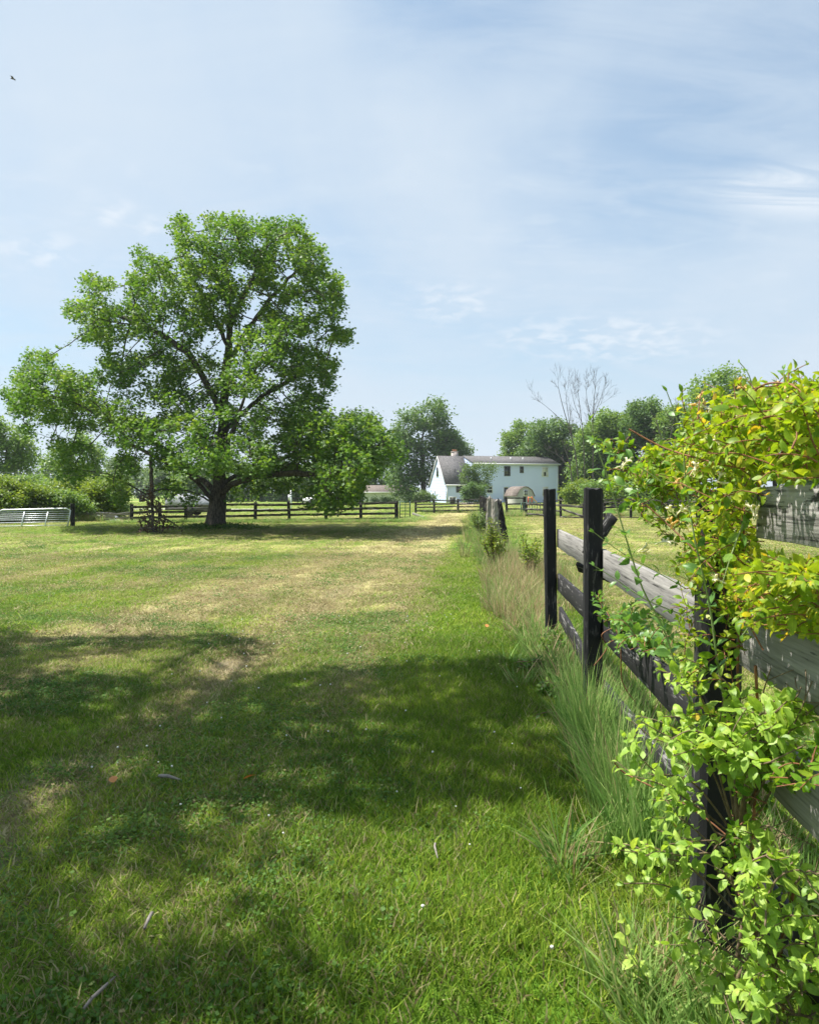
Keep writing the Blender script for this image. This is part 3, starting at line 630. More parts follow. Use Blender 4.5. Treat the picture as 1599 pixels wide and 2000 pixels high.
def blob_points(blobs, Y0, n, q, depth, hollow=.35):
    """points inside the union of blobs (px,py,rx,ry[,dY]) around distance Y0; depth(x,z)->half depth"""
    B = np.array([(b[0], b[1], b[2], b[3], b[4] if len(b) > 4 else 0.0) for b in blobs]); w = B[:, 2]*B[:, 3]; w = w**.8; w = w/w.sum()
    k = q.choice(len(B), n, p=w); r = (hollow+(1-hollow)*q.random(n))**.5; th = q.random(n)*2*np.pi
    x = B[k, 0]+B[k, 2]*r*np.cos(th); y = B[k, 1]+B[k, 3]*r*np.sin(th)
    Y = Y0+B[k, 4]+depth*(q.random(n)*2-1)*np.sqrt(np.maximum(.15, 1-.5*r*r))
    return np.stack([(x-CX)/FX*Y, Y, CH-(y-HY)/FX*Y], 1)
def leaves_on(pos, r, cnt, q, per, thr, spread, s0, s1, ratio=.75, shape='oval', simple=True, tilt=.75, tint_fn=None, droop=.0, A=None, perA=0):
    tips = np.where(cnt <= thr)[0]; c = np.repeat(pos[tips], per, axis=0)
    if A is not None: c = np.concatenate([c, np.repeat(A, perA, axis=0)])
    off = q.normal(0, spread, c.shape); c = c+off; c[:, 2] -= droop*spread*q.random(len(c))
    n = len(c)
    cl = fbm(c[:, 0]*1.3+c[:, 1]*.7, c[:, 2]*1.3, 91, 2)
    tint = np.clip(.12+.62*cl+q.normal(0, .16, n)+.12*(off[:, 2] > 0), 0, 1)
    if tint_fn is not None: tint = tint_fn(c, tint)
    return leaf_cloud(c, q, s0, s1, ratio, tilt, simple=simple, shape=shape, tint=tint, name='crown')

def make_tree(name, label, base, blobs, Y0, n_attr, mat, seed, rbase=.2, depth=4.0, step=.5, per=9, thr=3, spread=.35, s0=.16, s1=.30, trunk_top=None, group=None, cat='tree', lean=0, bark='bark_far', sides=5, tilt=.8, zb=0.0, perA=17):
    q = np.random.default_rng(seed)
    ex = []
    for B_ in blobs:
        for k in range(3):
            th = q.random()*6.28; f = .28+.22*q.random(); ex.append((B_[0]+B_[2]*.95*math.cos(th), B_[1]-abs(B_[3]*.95*math.sin(th))*(1 if q.random() < .75 else -1), B_[2]*f, B_[3]*f))
    blobs = [(B_[0], B_[1], B_[2]*.92, B_[3]*.92)+tuple(B_[4:]) for B_ in blobs]+ex; A = blob_points(blobs, Y0, n_attr, q, depth)
    b = np.array([(base-CX)/FX*Y0, Y0, zb]); top = A.mean(0); top[1] = Y0
    A = A[A[:, 2] > zb+.15]
    mid = b+(top-b)*.45; mid[0] = b[0]+(top[0]-b[0])*.3+lean
    pos, par = grow([[b, mid, top]], A, step, max(step*6, 2.5), step*1.25, 60, .15, seed)
    root = empty(name, b, label, cat, group)
    me, r, cnt = skeleton_mesh(pos-b, par, rbase, .010, .62, sides)
    link_mesh('trunk', me, M[bark], root, Matrix.Translation(b))
    me = leaves_on(pos-b, r, cnt, q, per, thr, spread, s0, s1, tilt=tilt, A=A-b, perA=perA)
    link_mesh('crown', me, mat, root, Matrix.Translation(b))
    return root

def big_maple():
    q = np.random.default_rng(5); Y0 = 30.0
    T = lambda x, y, d=0.0: P(x, y, Y0+d)
    base = T(422, 1033); base[2] = 0.0
    blobs = [(352, 450, 22, 32), (382, 500, 42, 45), (440, 462, 46, 46), (500, 475, 46, 52), (578, 465, 36, 38), (612, 510, 36, 36), (640, 560, 34, 38), (560, 535, 66, 55), (470, 530, 70, 55), (405, 560, 62, 55), (655, 600, 20, 26), (535, 440, 12, 16), (468, 432, 14, 18), (410, 425, 8, 12),
             (272, 500, 12, 20), (305, 520, 34, 24), (310, 565, 55, 42), (262, 555, 14, 24), (172, 552, 22, 20), (205, 555, 20, 12), (147, 605, 20, 20), (190, 605, 42, 36), (168, 650, 24, 18), (240, 625, 55, 40), (205, 660, 30, 20),
             (330, 635, 85, 55), (245, 705, 50, 22), (430, 600, 60, 45), (570, 610, 70, 45), (640, 650, 38, 22, 1), (672, 655, 20, 20, 1), (643, 722, 20, 24), (600, 705, 40, 36, 1), (500, 680, 58, 46, -3), (470, 740, 50, 34, -3),
             (225, 730, 45, 28), (300, 725, 75, 42), (380, 740, 80, 55, 1), (80, 697, 32, 14), (55, 735, 36, 26), (105, 755, 62, 42, -1), (155, 758, 40, 34, -1), (90, 800, 42, 28), (165, 808, 62, 34), (22, 766, 18, 10), (60, 772, 36, 24, -1), (52, 838, 14, 12), (38, 800, 20, 14),
             (290, 800, 105, 44, -1), (250, 845, 55, 34, -2), (150, 895, 38, 40, 1.5), (115, 880, 22, 28, 1), (135, 930, 22, 12, -1), (350, 850, 85, 42, -3), (440, 835, 90, 50, -3), (390, 900, 62, 28, -4), (480, 895, 72, 36, -4), (560, 785, 72, 52, 2), (600, 845, 62, 46, 2), (560, 885, 70, 42, 1), (545, 932, 52, 30, 1),
             (600, 800, 50, 38, -1), (622, 760, 36, 28, 0), (565, 705, 50, 36, -1), (592, 862, 50, 38, -2), (650, 872, 40, 28, -3), (560, 640, 44, 34, -1.5), (640, 840, 52, 36, -3), (700, 845, 56, 42, -3), (742, 868, 44, 30, -3), (772, 885, 26, 18, -3), (675, 905, 66, 44, -4), (650, 952, 74, 34, -4), (682, 962, 34, 24, -3.5), (632, 985, 44, 12, -3), (728, 912, 20, 20, -3), (478, 958, 44, 20, 2), (235, 955, 22, 30, 1), (335, 955, 24, 26, 2.5), (330, 900, 36, 22, -1), (365, 975, 16, 12, 2), (250, 905, 26, 20)]
    blobs = [(b[0], b[1], b[2]*.88, b[3]*.90)+tuple(b[4:]) for b in blobs]; A = blob_points(blobs, Y0, 5600, q, 3.6, .1)
    seeds = [[base, T(424, 1000), T(428, 960), T(432, 900, .2), T(438, 830, .3), T(440, 770), T(445, 700), T(452, 610, -.3), T(445, 530, -.3), T(430, 470)],
             [T(424, 988), T(405, 965, -.5), T(385, 940, -1), T(352, 913, -1.6), T(305, 893, -2), T(255, 868, -2)],
             [T(427, 972), T(405, 945, .6), T(375, 925, 1.2), T(340, 900, 2), T(290, 850, 2.5), T(200, 810, 2), T(100, 775, 1)],
             [T(429, 965), T(455, 945, -.6), T(500, 930, -1.2), T(560, 925, -2.2), T(640, 925, -3.2), T(700, 920, -3.2)],
             [T(430, 950), T(460, 930, .8), T(520, 910, 1.8), T(590, 880, 2), T(660, 870, 1)],
             [T(434, 850), T(465, 815, .5), T(510, 775, 1), T(580, 735, 1.2), T(640, 700, 1.4)],
             [T(437, 810), T(410, 760, -.6), T(370, 690, -1), T(310, 650, -.8), T(240, 620, 0), T(180, 600, 0)],
             [T(443, 720), T(480, 650, .5), T(530, 580, .6), T(590, 520, .3)],
             [T(447, 680), T(415, 610, .8), T(375, 540, .6), T(355, 470, .2)],
             [T(450, 640), T(485, 560, -.8), T(520, 490, -.5)],
             [T(431, 930), T(435, 890, -1.5), T(450, 850, -3), T(470, 800, -3.6)],
             [T(431, 920), T(400, 870, 1.5), T(370, 800, 2.8), T(330, 740, 3)],
             [T(424, 985), T(375, 960, 1.5), T(320, 955, 1), T(285, 965, .5)]]
    pos, par = grow(seeds, A, .27, 2.2, .34, 90, .18, 5)
    root = empty('maple_tree', base, 'huge spreading green maple standing alone on the lawn with grey trunk', 'tree')
    me, r, cnt = skeleton_mesh(pos-base, par, .35, .006, .50, 8, flare=.45)
    link_mesh('trunk', me, M['bark'], root, Matrix.Translation(base))
    lv = leaves_on(pos-base, r, cnt, q, 5, 3, .115, .10, .18, shape='star', simple=False, tilt=.7, droop=.4, A=A-base, perA=16)
    link_mesh('crown', lv, M['maple'], root, Matrix.Translation(base))
    # ivy and bared roots at the foot
    return root
big_maple()

def broken_branch():
    q = np.random.default_rng(8); Y0 = 28.0
    top = P(295, 893, Y0); lo = P(300, 1048, 26.2)
    root = empty('broken_branch', lo, 'dead broken branch with brown leaves hanging from the maple to the grass', 'branch')
    A = []
    for x, y, rx, ry, n in [(297, 1000, 20, 40, 120), (290, 970, 14, 24, 50), (300, 1030, 32, 12, 110), (318, 1020, 12, 14, 30), (282, 1025, 16, 14, 40)]:
        A.append(blob_points([(x, y, rx, ry)], 26.6, n, q, .5))
    A = np.concatenate(A); A = A[A[:, 2] > .05]
    pos, par = grow([[top, P(296, 930, 27.6), P(298, 980, 27), P(300, 1038, 26.4)], [P(300, 985, 27), P(318, 1010, 26.8), P(356, 1032, 26.8)]], A, .13, 1.2, .16, 40, .2, 3)
    me, r, cnt = skeleton_mesh(pos-lo, par, .07, .009, .35, 5); link_mesh('limb', me, M['dead_wood'] if False else M['bark'], root, Matrix.Translation(lo))
    tips = np.where((cnt <= 2) & (pos[:, 2] < 1.9))[0]; c = np.repeat(pos[tips]-lo, 4, axis=0)+q.normal(0, .06, (len(tips)*4, 3))
    lv = leaf_cloud(c, q, .06, .13, .7, 1.6, simple=True); link_mesh('dead_leaves', lv, M['dead_leaf'], root, Matrix.Translation(lo))
broken_branch()

def tree_foot():
    q = np.random.default_rng(18); n = 2600; th = q.random(n)*6.28; r = .35+np.abs(q.normal(0, .55, n)); b = GP(424, 1033)
    X = b[0]+r*np.cos(th)*1.5; Y = b[1]+.2+r*np.sin(th)*.9
    c = np.stack([X, Y, .02+.28*q.random(n)*np.exp(-r*.7)], 1); lv = leaf_cloud(c, q, .05, .12, .6, .9, simple=True)
    o = link_mesh('ground_ivy', lv, M['weed']); tag(o, 'low weeds and ivy mounded round the foot of the maple', 'ground cover', kind='stuff')
tree_foot()

# the tree that shades the near lawn stands to the left, outside the frame
def shade_tree():
    q = np.random.default_rng(31); h = 8.2
    sh = [(-4.6, 7.2, .95), (-3.6, 7.0, .7), (-2.6, 7.3, .42), (-1.8, 7.45, .28), (-4.2, 5.8, .9), (-3.1, 5.3, .8), (-2.1, 5.5, .65), (-1.3, 5.3, .7), (-.5, 5.7, .7), (.25, 5.9, .65), (.85, 6.0, .5), (.6, 5.0, .55), (.55, 4.2, .5), (.75, 4.6, .4), (.65, 3.85, .32), (-.2, 4.7, .75), (-1, 4.4, .75), (-2, 4.3, .9), (-3, 4.2, .9), (-.85, 3.55, .38), (-1.4, 3.3, .55), (-2.0, 3.2, .6), (-.95, 3.0, .36), (.15, 3.9, .42), (-1.25, 2.65, .3), (-.85, 2.15, .28), (-.35, 2.15, .25), (-1.2, 2.1, .35), (-1.5, 2.7, .4), (.25, 3.45, .22), (-2.6, 2.6, .7), (-1.9, 2.7, .5), (-2.5, 3.4, .6), (-1.5, 2.35, .35), (-1.55, 3.0, .4), (-.75, 2.5, .2)]
    A = []; w = np.array([s[2]**2 for s in sh]); k = q.choice(len(sh), 3000, p=w/w.sum())
    S_ = np.array(sh)[k]; r = np.sqrt(q.random(len(k)))*S_[:, 2]; th = q.random(len(k))*6.283; hh = h+q.normal(0, .5, len(k))
    gx = S_[:, 0]+r*np.cos(th); gy = S_[:, 1]+r*np.sin(th); sx = SUN.x/SUN.z; sy = SUN.y/SUN.z
    A = np.stack([gx+sx*hh, gy+sy*hh, hh], 1)
    xx, yy = CX+A[:, 0]/A[:, 1]*FX, HY+(CH-A[:, 2])/A[:, 1]*FX; A = A[~((xx > -90) & (yy > -110))]
    b = np.array([-8.5, 4.2, 0.0]); T = lambda x, y, z: np.array([x, y, z])
    pos, par = grow([[b, T(-8.4, 4.4, 3), T(-8.0, 5.0, 6), T(-7.4, 5.6, 8)], [T(-8.2, 4.8, 5), T(-6.8, 5.0, 7.2), T(-5.6, 5.8, 8.2)], [T(-8.3, 4.7, 4.5), T(-9, 6, 7), T(-9.3, 7.5, 8.2)]], A, .26, 2.0, .33, 80, .15, 4)
    root = empty('shade_tree', b, 'tall broadleaf tree left of the view that shades the near lawn', 'tree')
    me, r, cnt = skeleton_mesh(pos-b, par, .30, .008, .45, 7); link_mesh('trunk', me, M['bark'], root, Matrix.Translation(b))
    lv = leaves_on(pos-b, r, cnt, q, 11, 3, .15, .10, .17, shape='star', simple=False, tilt=.7); link_mesh('crown', lv, M['maple'], root, Matrix.Translation(b))
shade_tree()

G_R = 'trees of the wood behind the blue house'
G_L = 'trees beyond the fields on the left'
def background_trees():
    D, Mi, Pa, H = M['tree_dark'], M['tree_mid'], M['tree_pale'], M['hedge']
    mt = make_tree
    mt('tree', 'tall dark green tree left of the blue house behind its gable', 828, [(835, 812, 36, 26), (800, 830, 28, 20), (858, 842, 26, 36), (825, 855, 50, 34), (800, 895, 44, 44), (850, 900, 50, 50), (785, 925, 30, 40), (835, 950, 70, 30), (775, 870, 18, 20)], 116, 900, D, 41, .45, 4.5, .8, 9, 3, .42, .28, .50, zb=-.6, group=G_R)
    mt('tree', 'smaller green tree at the right of the tall dark tree above the wing roof', 890, [(880, 875, 26, 20), (905, 885, 18, 14), (890, 910, 32, 26), (870, 930, 30, 40)], 119, 380, D, 42, .3, 3.5, .8, 9, 3, .42, .28, .48, zb=-.6, group=G_R)
    mt('tree', 'dark tree half hidden behind the right lobe of the maple', 705, [(700, 845, 44, 32), (735, 880, 34, 34), (680, 890, 56, 40), (685, 925, 40, 30)], 98, 600, D, 43, .35, 4, .75, 9, 3, .4, .26, .44, group=G_R)
    for i, (x, lab) in enumerate([(395, 'low field tree seen directly behind the maple trunk'), (455, 'low field tree seen under the maple just right of its trunk'), (510, 'low field tree under the maple, second to the right of its trunk'), (560, 'low field tree seen under the maple behind the white post'), (612, 'low field tree seen under the maple behind the white car'), (665, 'low field tree seen under the drooping right limb of the maple'), (748, 'low field tree rising behind the cream outbuilding')]):
        mt('tree', lab, x, [(x, 938-(i*7) % 12, 38, 26), (x+18, 956, 36, 20), (x-22, 950, 34, 22), (x, 972, 44, 10)], 134+(i*5) % 9, 420, D if i % 2 else Mi, 50+i, .25, 3, .8, 8, 3, .45, .32, .55, zb=-1, group='low field trees under the maple')
    # left side
    mt('tree', 'mid green tree cut by the left edge of the photo', 14, [(12, 852, 34, 24), (44, 880, 24, 22), (14, 895, 46, 30), (40, 925, 32, 26), (5, 935, 40, 30), (-20, 880, 30, 50)], 62, 620, Mi, 61, .22, 2.2, .5, 9, 3, .26, .15, .27, group=G_L)
    mt('tree', 'green tree behind the drooping left limb of the maple', 150, [(120, 895, 28, 22), (155, 900, 38, 38), (178, 905, 22, 34), (108, 925, 26, 22), (150, 940, 50, 20)], 80, 460, Mi, 62, .22, 2.6, .6, 9, 3, .3, .2, .34, group=G_L)
    for i, (x, y, rx, ry, Y, lab) in enumerate([(238, 915, 26, 16, 175, 'bluish distant round tree left of the hanging dead branch'), (205, 935, 34, 14, 168, 'bluish distant tree low over the hedge'), (275, 935, 36, 16, 172, 'bluish distant tree directly behind the dead branch'), (325, 932, 34, 18, 160, 'bluish distant tree between dead branch and maple trunk'), (380, 940, 40, 16, 165, 'bluish distant tree right behind the maple trunk')]):
        mt('tree', lab, x, [(x, y, rx, ry), (x+6, y+18, rx*1.1, ry)], Y, 240, Pa, 70+i, .3, 4, 1.1, 8, 3, .6, .45, .75, zb=-1, group='distant trees on the left horizon')
    bs = [(22, 968, 48, 24, 43, H, 'yellow green bush behind the left end of the metal gate'), (74, 982, 40, 20, 44, H, 'yellow green bush behind the middle of the metal gate'), (110, 962, 40, 20, 52, Mi, 'darker green bush rising above the gate right end'), (160, 958, 44, 24, 50, H, 'broad yellow green bush above the fallen rails'), (205, 972, 36, 24, 46, H, 'yellow green bush between fallen rails and dead branch'), (60, 950, 36, 14, 56, Mi, 'green bush under the tree at the left edge'), (128, 985, 40, 18, 44, Mi, 'low green bush at the hinge post of the metal gate'), (225, 950, 26, 16, 56, Mi, 'small green bush left of the hanging dead branch'), (-10, 985, 40, 24, 42, H, 'yellow green bush cut by the left edge')]
    for i, (x, y, rx, ry, Y, m, lab) in enumerate(bs):
        mt('bush', lab, x, [(x, y, rx, ry), (x-rx*.4, y-ry*.3, rx*.5, ry*.7), (x+rx*.4, y-ry*.2, rx*.5, ry*.8), (x, 1000, rx, 16), (x, 1010, rx, 6)], Y-6, 620, m, 90+i, .07, 1.3, .26, 9, 3, .15, .09, .17, group='bushes along the left field edge', cat='bush')
    # right wood
    rt = [(1018, [(1035, 850, 34, 22), (1010, 880, 30, 28), (995, 905, 18, 22), (1050, 890, 44, 36), (1020, 930, 50, 40)], 122, Mi, 'green tree just above the left half of the main roof'),
          (1095, [(1085, 840, 36, 20), (1110, 860, 44, 28), (1070, 885, 44, 34), (1100, 920, 50, 44)], 112, D, 'dark green tree above the right end of the main roof'),
          (1156, [(1156, 870, 36, 34), (1168, 920, 44, 44), (1150, 950, 40, 30)], 104, Mi, 'green tree right beside the end wall of the house'),
          (1205, [(1195, 828, 36, 22), (1220, 850, 46, 34), (1190, 890, 56, 44), (1210, 940, 50, 36)], 104, Mi, 'green tree below and right of the bare forked tree'),
          (1268, [(1258, 800, 34, 16), (1270, 830, 44, 32), (1255, 880, 56, 46), (1270, 940, 56, 36)], 100, D, 'dark domed tree behind the pale dead branches'),
          (1320, [(1310, 830, 30, 26), (1320, 870, 40, 46), (1315, 930, 50, 40)], 94, Mi, 'narrow green tree left of the tallest round tree'),
          (1405, [(1400, 762, 56, 32), (1372, 790, 40, 28), (1435, 785, 40, 34), (1400, 825, 74, 44), (1400, 880, 80, 50), (1400, 940, 80, 40)], 88, Mi, 'tallest round crowned tree behind the honeysuckle'),
          (1510, [(1500, 830, 54, 40), (1530, 880, 70, 50), (1500, 940, 80, 40)], 84, D, 'dark tree glimpsed through the honeysuckle leaves'),
          (1085, [(1080, 880, 44, 26), (1060, 915, 60, 30), (1110, 930, 50, 34), (1040, 945, 50, 24)], 130, Mi, 'green tree filling the gap behind the right end of the roof'),
          (1175, [(1170, 850, 34, 26), (1185, 900, 50, 40), (1150, 930, 50, 40), (1190, 955, 50, 24)], 116, Mi, 'green tree behind the base of the tall bare fan shaped tree'),
          (1240, [(1235, 840, 40, 28), (1240, 890, 54, 40), (1250, 940, 54, 30)], 112, Mi, 'paler green tree between the bare tree and the dark domed tree'),
          (1620, [(1600, 850, 60, 40), (1620, 920, 80, 60)], 80, Mi, 'green tree hidden behind the honeysuckle at the right edge')]
    for i, (x, bl, Y, m, lab) in enumerate(rt):
        mt('tree', lab, x, bl, Y, 900, m, 120+i, .28, 5, .65, 9, 3, .36, .26, .46, group=G_R, zb=-.2 if Y > 105 else 0)
    rb = [(1134, 965, 30, 20, 84, 'bright green bush at the right corner of the house'), (1168, 968, 34, 18, 80, 'bright green bush behind the second black post'), (1215, 962, 36, 22, 78, 'green bush behind the collapsed paddock rails'), (1265, 965, 36, 20, 76, 'green bush at the foot of the pale dead tree'), (1315, 965, 36, 20, 74, 'green bush below the narrow green tree'), (1112, 955, 14, 26, 112, 'narrow bush just past the house end wall')]
    for i, (x, y, rx, ry, Y, lab) in enumerate(rb):
        mt('bush', lab, x, [(x, y, rx, ry), (x+rx*.4, y-ry*.5, rx*.5, ry*.6), (x, 984, rx, 8)], Y, 260, Mi if i % 2 else M['hedge'], 140+i, .08, 1.8, .4, 8, 3, .24, .16, .30, group='bushes along the edge of the wood', cat='bush')
    mt('tree', 'small olive green tree in front of the blue house wall', 936, [(935, 918, 24, 11), (915, 935, 16, 16), (938, 935, 20, 16), (966, 914, 12, 6), (926, 953, 18, 14)], 90, 260, Pa, 160, .10, 1.5, .4, 6, 3, .24, .12, .24, cat='tree')
    mt('bush', 'dense dark rounded shrub at the foot of the small tree by the house', 942, [(920, 962, 14, 14), (934, 960, 12, 14), (928, 976, 22, 9)], 87, 300, D, 161, .06, 1.3, .3, 9, 3, .18, .12, .22, cat='bush')
    mt('bush', 'pale green bush between the cream outbuilding and the house', 820, [(822, 972, 16, 8), (805, 975, 12, 6), (840, 974, 10, 5)], 94, 160, Pa, 162, .05, 1.2, .3, 7, 3, .22, .12, .24, cat='bush')
    mt('bush', 'green weedy bush below the cream outbuilding', 745, [(745, 978, 20, 3), (766, 979, 14, 3)], 100, 70, Mi, 163, .05, 1.2, .3, 7, 3, .22, .12, .24, cat='bush')
background_trees()

def bare(name, label, seeds, blobs, Y0, n, seed, rbase, rtip, depth=2.0, step=.5, group=None, cat='dead tree', mat='bark_far'):
    """leafless limbs through the given image-plane bends, each ending in a fan of straight forking twigs"""
    q = np.random.default_rng(seed); pl = [smooth3([P(*p, Y0+q.normal(0, depth*.2)*(k > 0)) for k, p in enumerate(s_)]) for s_ in seeds]; b = pl[0][0].copy()
    root = empty(name, b, label, cat, group); mb = MB(); H = np.linalg.norm(pl[0][-1]-b)
    def twig(p, d, L, r, lev):
        pts = [p]
        for k in range(4):
            d = d+q.normal(0, .07, 3)+np.array((0, 0, .05)); d /= np.linalg.norm(d); pts.append(pts[-1]+d*L/4)
        mb.tube(np.array(pts)-b, np.linspace(r, max(r*.5, rtip*.8), 5), 4, False)
        if lev <= 0: return
        for k in range(q.integers(3, 6)):
            t = q.integers(1, 5); sd = q.normal(0, 1, 3); sd -= d*np.dot(sd, d); sd /= np.linalg.norm(sd); nd_ = d*.88+sd*(.35+.25*q.random()); nd_ /= np.linalg.norm(nd_)
            twig(pts[t], nd_, L*(.45+.35*q.random()), max(r*.5, rtip), lev-1)
    for k, line in enumerate(pl):
        n_ = len(line); rr = rbase*(1 if k == 0 else .55)*np.linspace(1, .30, n_); mb.tube(line-b, rr, 6, False)
        for i_ in range(n_//3, n_):
            if q.random() < .55 or i_ == n_-1:
                d = line[i_]-line[i_-1]; d /= np.linalg.norm(d); sd = q.normal(0, 1, 3); sd -= d*np.dot(sd, d); sd /= np.linalg.norm(sd); d2 = d*.85+sd*(.15 if i_ == n_-1 else .5); d2 /= np.linalg.norm(d2)
                twig(line[i_], d2, H*(.065+.07*q.random()), max(rr[i_]*.6, rtip), 2)
    mb.build('branches', M[mat], root, True, Matrix.Translation(b))
def smooth3(pts, n=5):
    pts = np.array(pts, float); out = []
    for i in range(len(pts)-1):
        p0 = pts[max(i-1, 0)]; p1 = pts[i]; p2 = pts[i+1]; p3 = pts[min(i+2, len(pts)-1)]
        for k in range(n): t = k/n; out.append(.5*((2*p1)+(-p0+p2)*t+(2*p0-5*p1+4*p2-p3)*t*t+(-p0+3*p1-3*p2+p3)*t**3))
    out.append(pts[-1]); return np.array(out)
GD = 'bare dead trees in the wood'
bare('bare_tree', 'bare dead tree leaning left above the dark green tree, leftmost of the bare ones', [[(1132, 975), (1124, 890), (1112, 840), (1098, 790), (1090, 755)], [(1112, 840), (1085, 810), (1062, 790)], [(1118, 860), (1108, 800), (1105, 765)]], [(1082, 785, 26, 30), (1100, 770, 14, 26), (1070, 805, 20, 16)], 95, 330, 171, .09, .009, 1.6, .45, GD)
bare('bare_tree', 'thin bare dead stem between the two forked bare crowns', [[(1142, 975), (1140, 870), (1134, 810), (1128, 760)], [(1138, 830), (1122, 790), (1115, 760)]], [(1124, 772, 12, 26), (1132, 790, 8, 20)], 96, 180, 172, .07, .008, 1.2, .45, GD)
bare('bare_tree', 'tall bare dead tree with a fan of upright twigs, rightmost of the three bare crowns', [[(1158, 975), (1158, 870), (1158, 810), (1163, 750)], [(1158, 830), (1147, 785), (1144, 755)], [(1158, 815), (1172, 780), (1182, 755)]], [(1163, 768, 18, 28), (1150, 775, 10, 22), (1174, 772, 10, 18)], 94, 300, 173, .08, .009, 1.4, .42, GD)
bare('bare_tree', 'pale dead tree with many crooked grey branches against the green wood', [[(1312, 972), (1306, 920), (1296, 870), (1280, 820)], [(1304, 900), (1270, 880), (1240, 868)], [(1300, 890), (1312, 840), (1318, 800)]], [(1275, 840, 34, 34), (1305, 830, 20, 40), (1255, 885, 30, 26)], 79, 380, 174, .10, .010, 1.6, .42, GD)
bare('bare_tree', 'grey twiggy dead limbs in the wood above the house end wall', [[(1120, 965), (1112, 905), (1100, 870)], [(1114, 915), (1090, 890), (1070, 880)]], [(1090, 880, 34, 26), (1110, 895, 24, 30)], 94, 200, 175, .1, .012, 1.6, .42, GD)
bare('bare_shrub', 'brown leafless shrub beside the left gable of the house', [[(818, 978), (818, 960), (816, 950)]], [(818, 955, 14, 12), (824, 948, 8, 8)], 96, 220, 176, .05, .012, 1.0, .25, cat='shrub')

# ------------------------------------------------------------------ the wooden fences
def plank(L, h, t, seed, sag=0.0, rough=.004, seg=14):
    """board, length along local X centred, height Z, thickness Y"""
    q = np.random.default_rng(seed); mb = MB(); V = []
    ztop = q.normal(0, rough, seg+1); zbot = q.normal(0, rough, seg+1); yw = np.cumsum(q.normal(0, rough*.3, seg+1)); yw -= yw.mean()
    for i in range(seg+1):
        x = -L/2+L*i/seg; s = -sag*(1-(2*i/seg-1)**2)
        if i in (0, seg): x += q.normal(0, .006)
        b = min(.0025, t*.25)
        pts = [(-t/2, -h/2+b), (-t/2, h/2-b), (-t/2+b, h/2), (t/2-b, h/2), (t/2, h/2-b), (t/2, -h/2+b), (t/2-b, -h/2), (-t/2+b, -h/2)]
        for y, z in pts: V.append((x+(0 if i not in (0, seg) else q.normal(0, .003)), y+yw[i], z+s+(ztop[i] if z > 0 else zbot[i])))
    F = [(i*8+j, i*8+(j+1) % 8, (i+1)*8+(j+1) % 8, (i+1)*8+j) for i in range(seg) for j in range(8)]+[tuple(range(8))[::-1], tuple(seg*8+j for j in range(8))]
    mb.add(V, F); return mb
def post_mb(w, d, H, seed, rough=.003, seg=16, taper=0.0, jag=.012):
    q = np.random.default_rng(seed); mb = MB(); V = []
    per = [(-1, -.8), (-1, .8), (-.8, 1), (.8, 1), (1, .8), (1, -.8), (.8, -1), (-.8, -1)]
    per = []
    for a in range(16):
        th = 2*math.pi*a/16+.2; c, s = math.cos(th), math.sin(th); k = 1/max(abs(c), abs(s)); k = min(k, 1.28); per.append((c*k, s*k))
    K = 16
    for i in range(seg+1):
        z = H*i/seg; f = 1-taper*i/seg
        for a, b in per: V.append((a*w/2*f+q.normal(0, rough), b*d/2*f+q.normal(0, rough), z+(q.normal(0, jag) if i == seg else 0)))
    V.append((0, 0, H+jag*.5))
    F = [(i*K+j, i*K+(j+1) % K, (i+1)*K+(j+1) % K, (i+1)*K+j) for i in range(seg) for j in range(K)]
    F += [(seg*K+j, seg*K+(j+1) % K, (seg+1)*K) for j in range(K)]; mb.add(V, F); return mb
def frame_between(a, b):
    a = Vector(a); b = Vector(b); x = (b-a).normalized(); y = Vector((-x.y, x.x, 0)).normalized(); z = x.cross(y).normalized()
    m = Matrix((x, y, z)).transposed().to_4x4(); m.translation = (a+b)/2; return m, (b-a).length
def add_rail(root, a, b, h, t, seed, mat, name='rail', sag=0.0, rough=.004, label=None, twist=0):
    m, L = frame_between(a, b)
    if twist: m = m @ Matrix.Rotation(twist, 4, 'X')
    o = plank(L, h, t, seed, sag, rough).build(name, mat, root, False, m)
    if label: o['label'] = label
    return o
def add_post(root, x, y, w, H, seed, mat, rz=0, tilt=(0, 0), z=-.05, name='post', taper=0.0, jag=.012, rough=.003, d=None, label=None):
    m = Matrix.Translation((x, y, z)) @ Matrix.Rotation(rz, 4, 'Z') @ Matrix.Rotation(tilt[0], 4, 'X') @ Matrix.Rotation(tilt[1], 4, 'Y')
    o = post_mb(w, d or w, H, seed, rough, 16, taper, jag).build(name, mat, root, True, m)
    for p in o.data.polygons: p.use_smooth = False
    if label: o['label'] = label
    return o
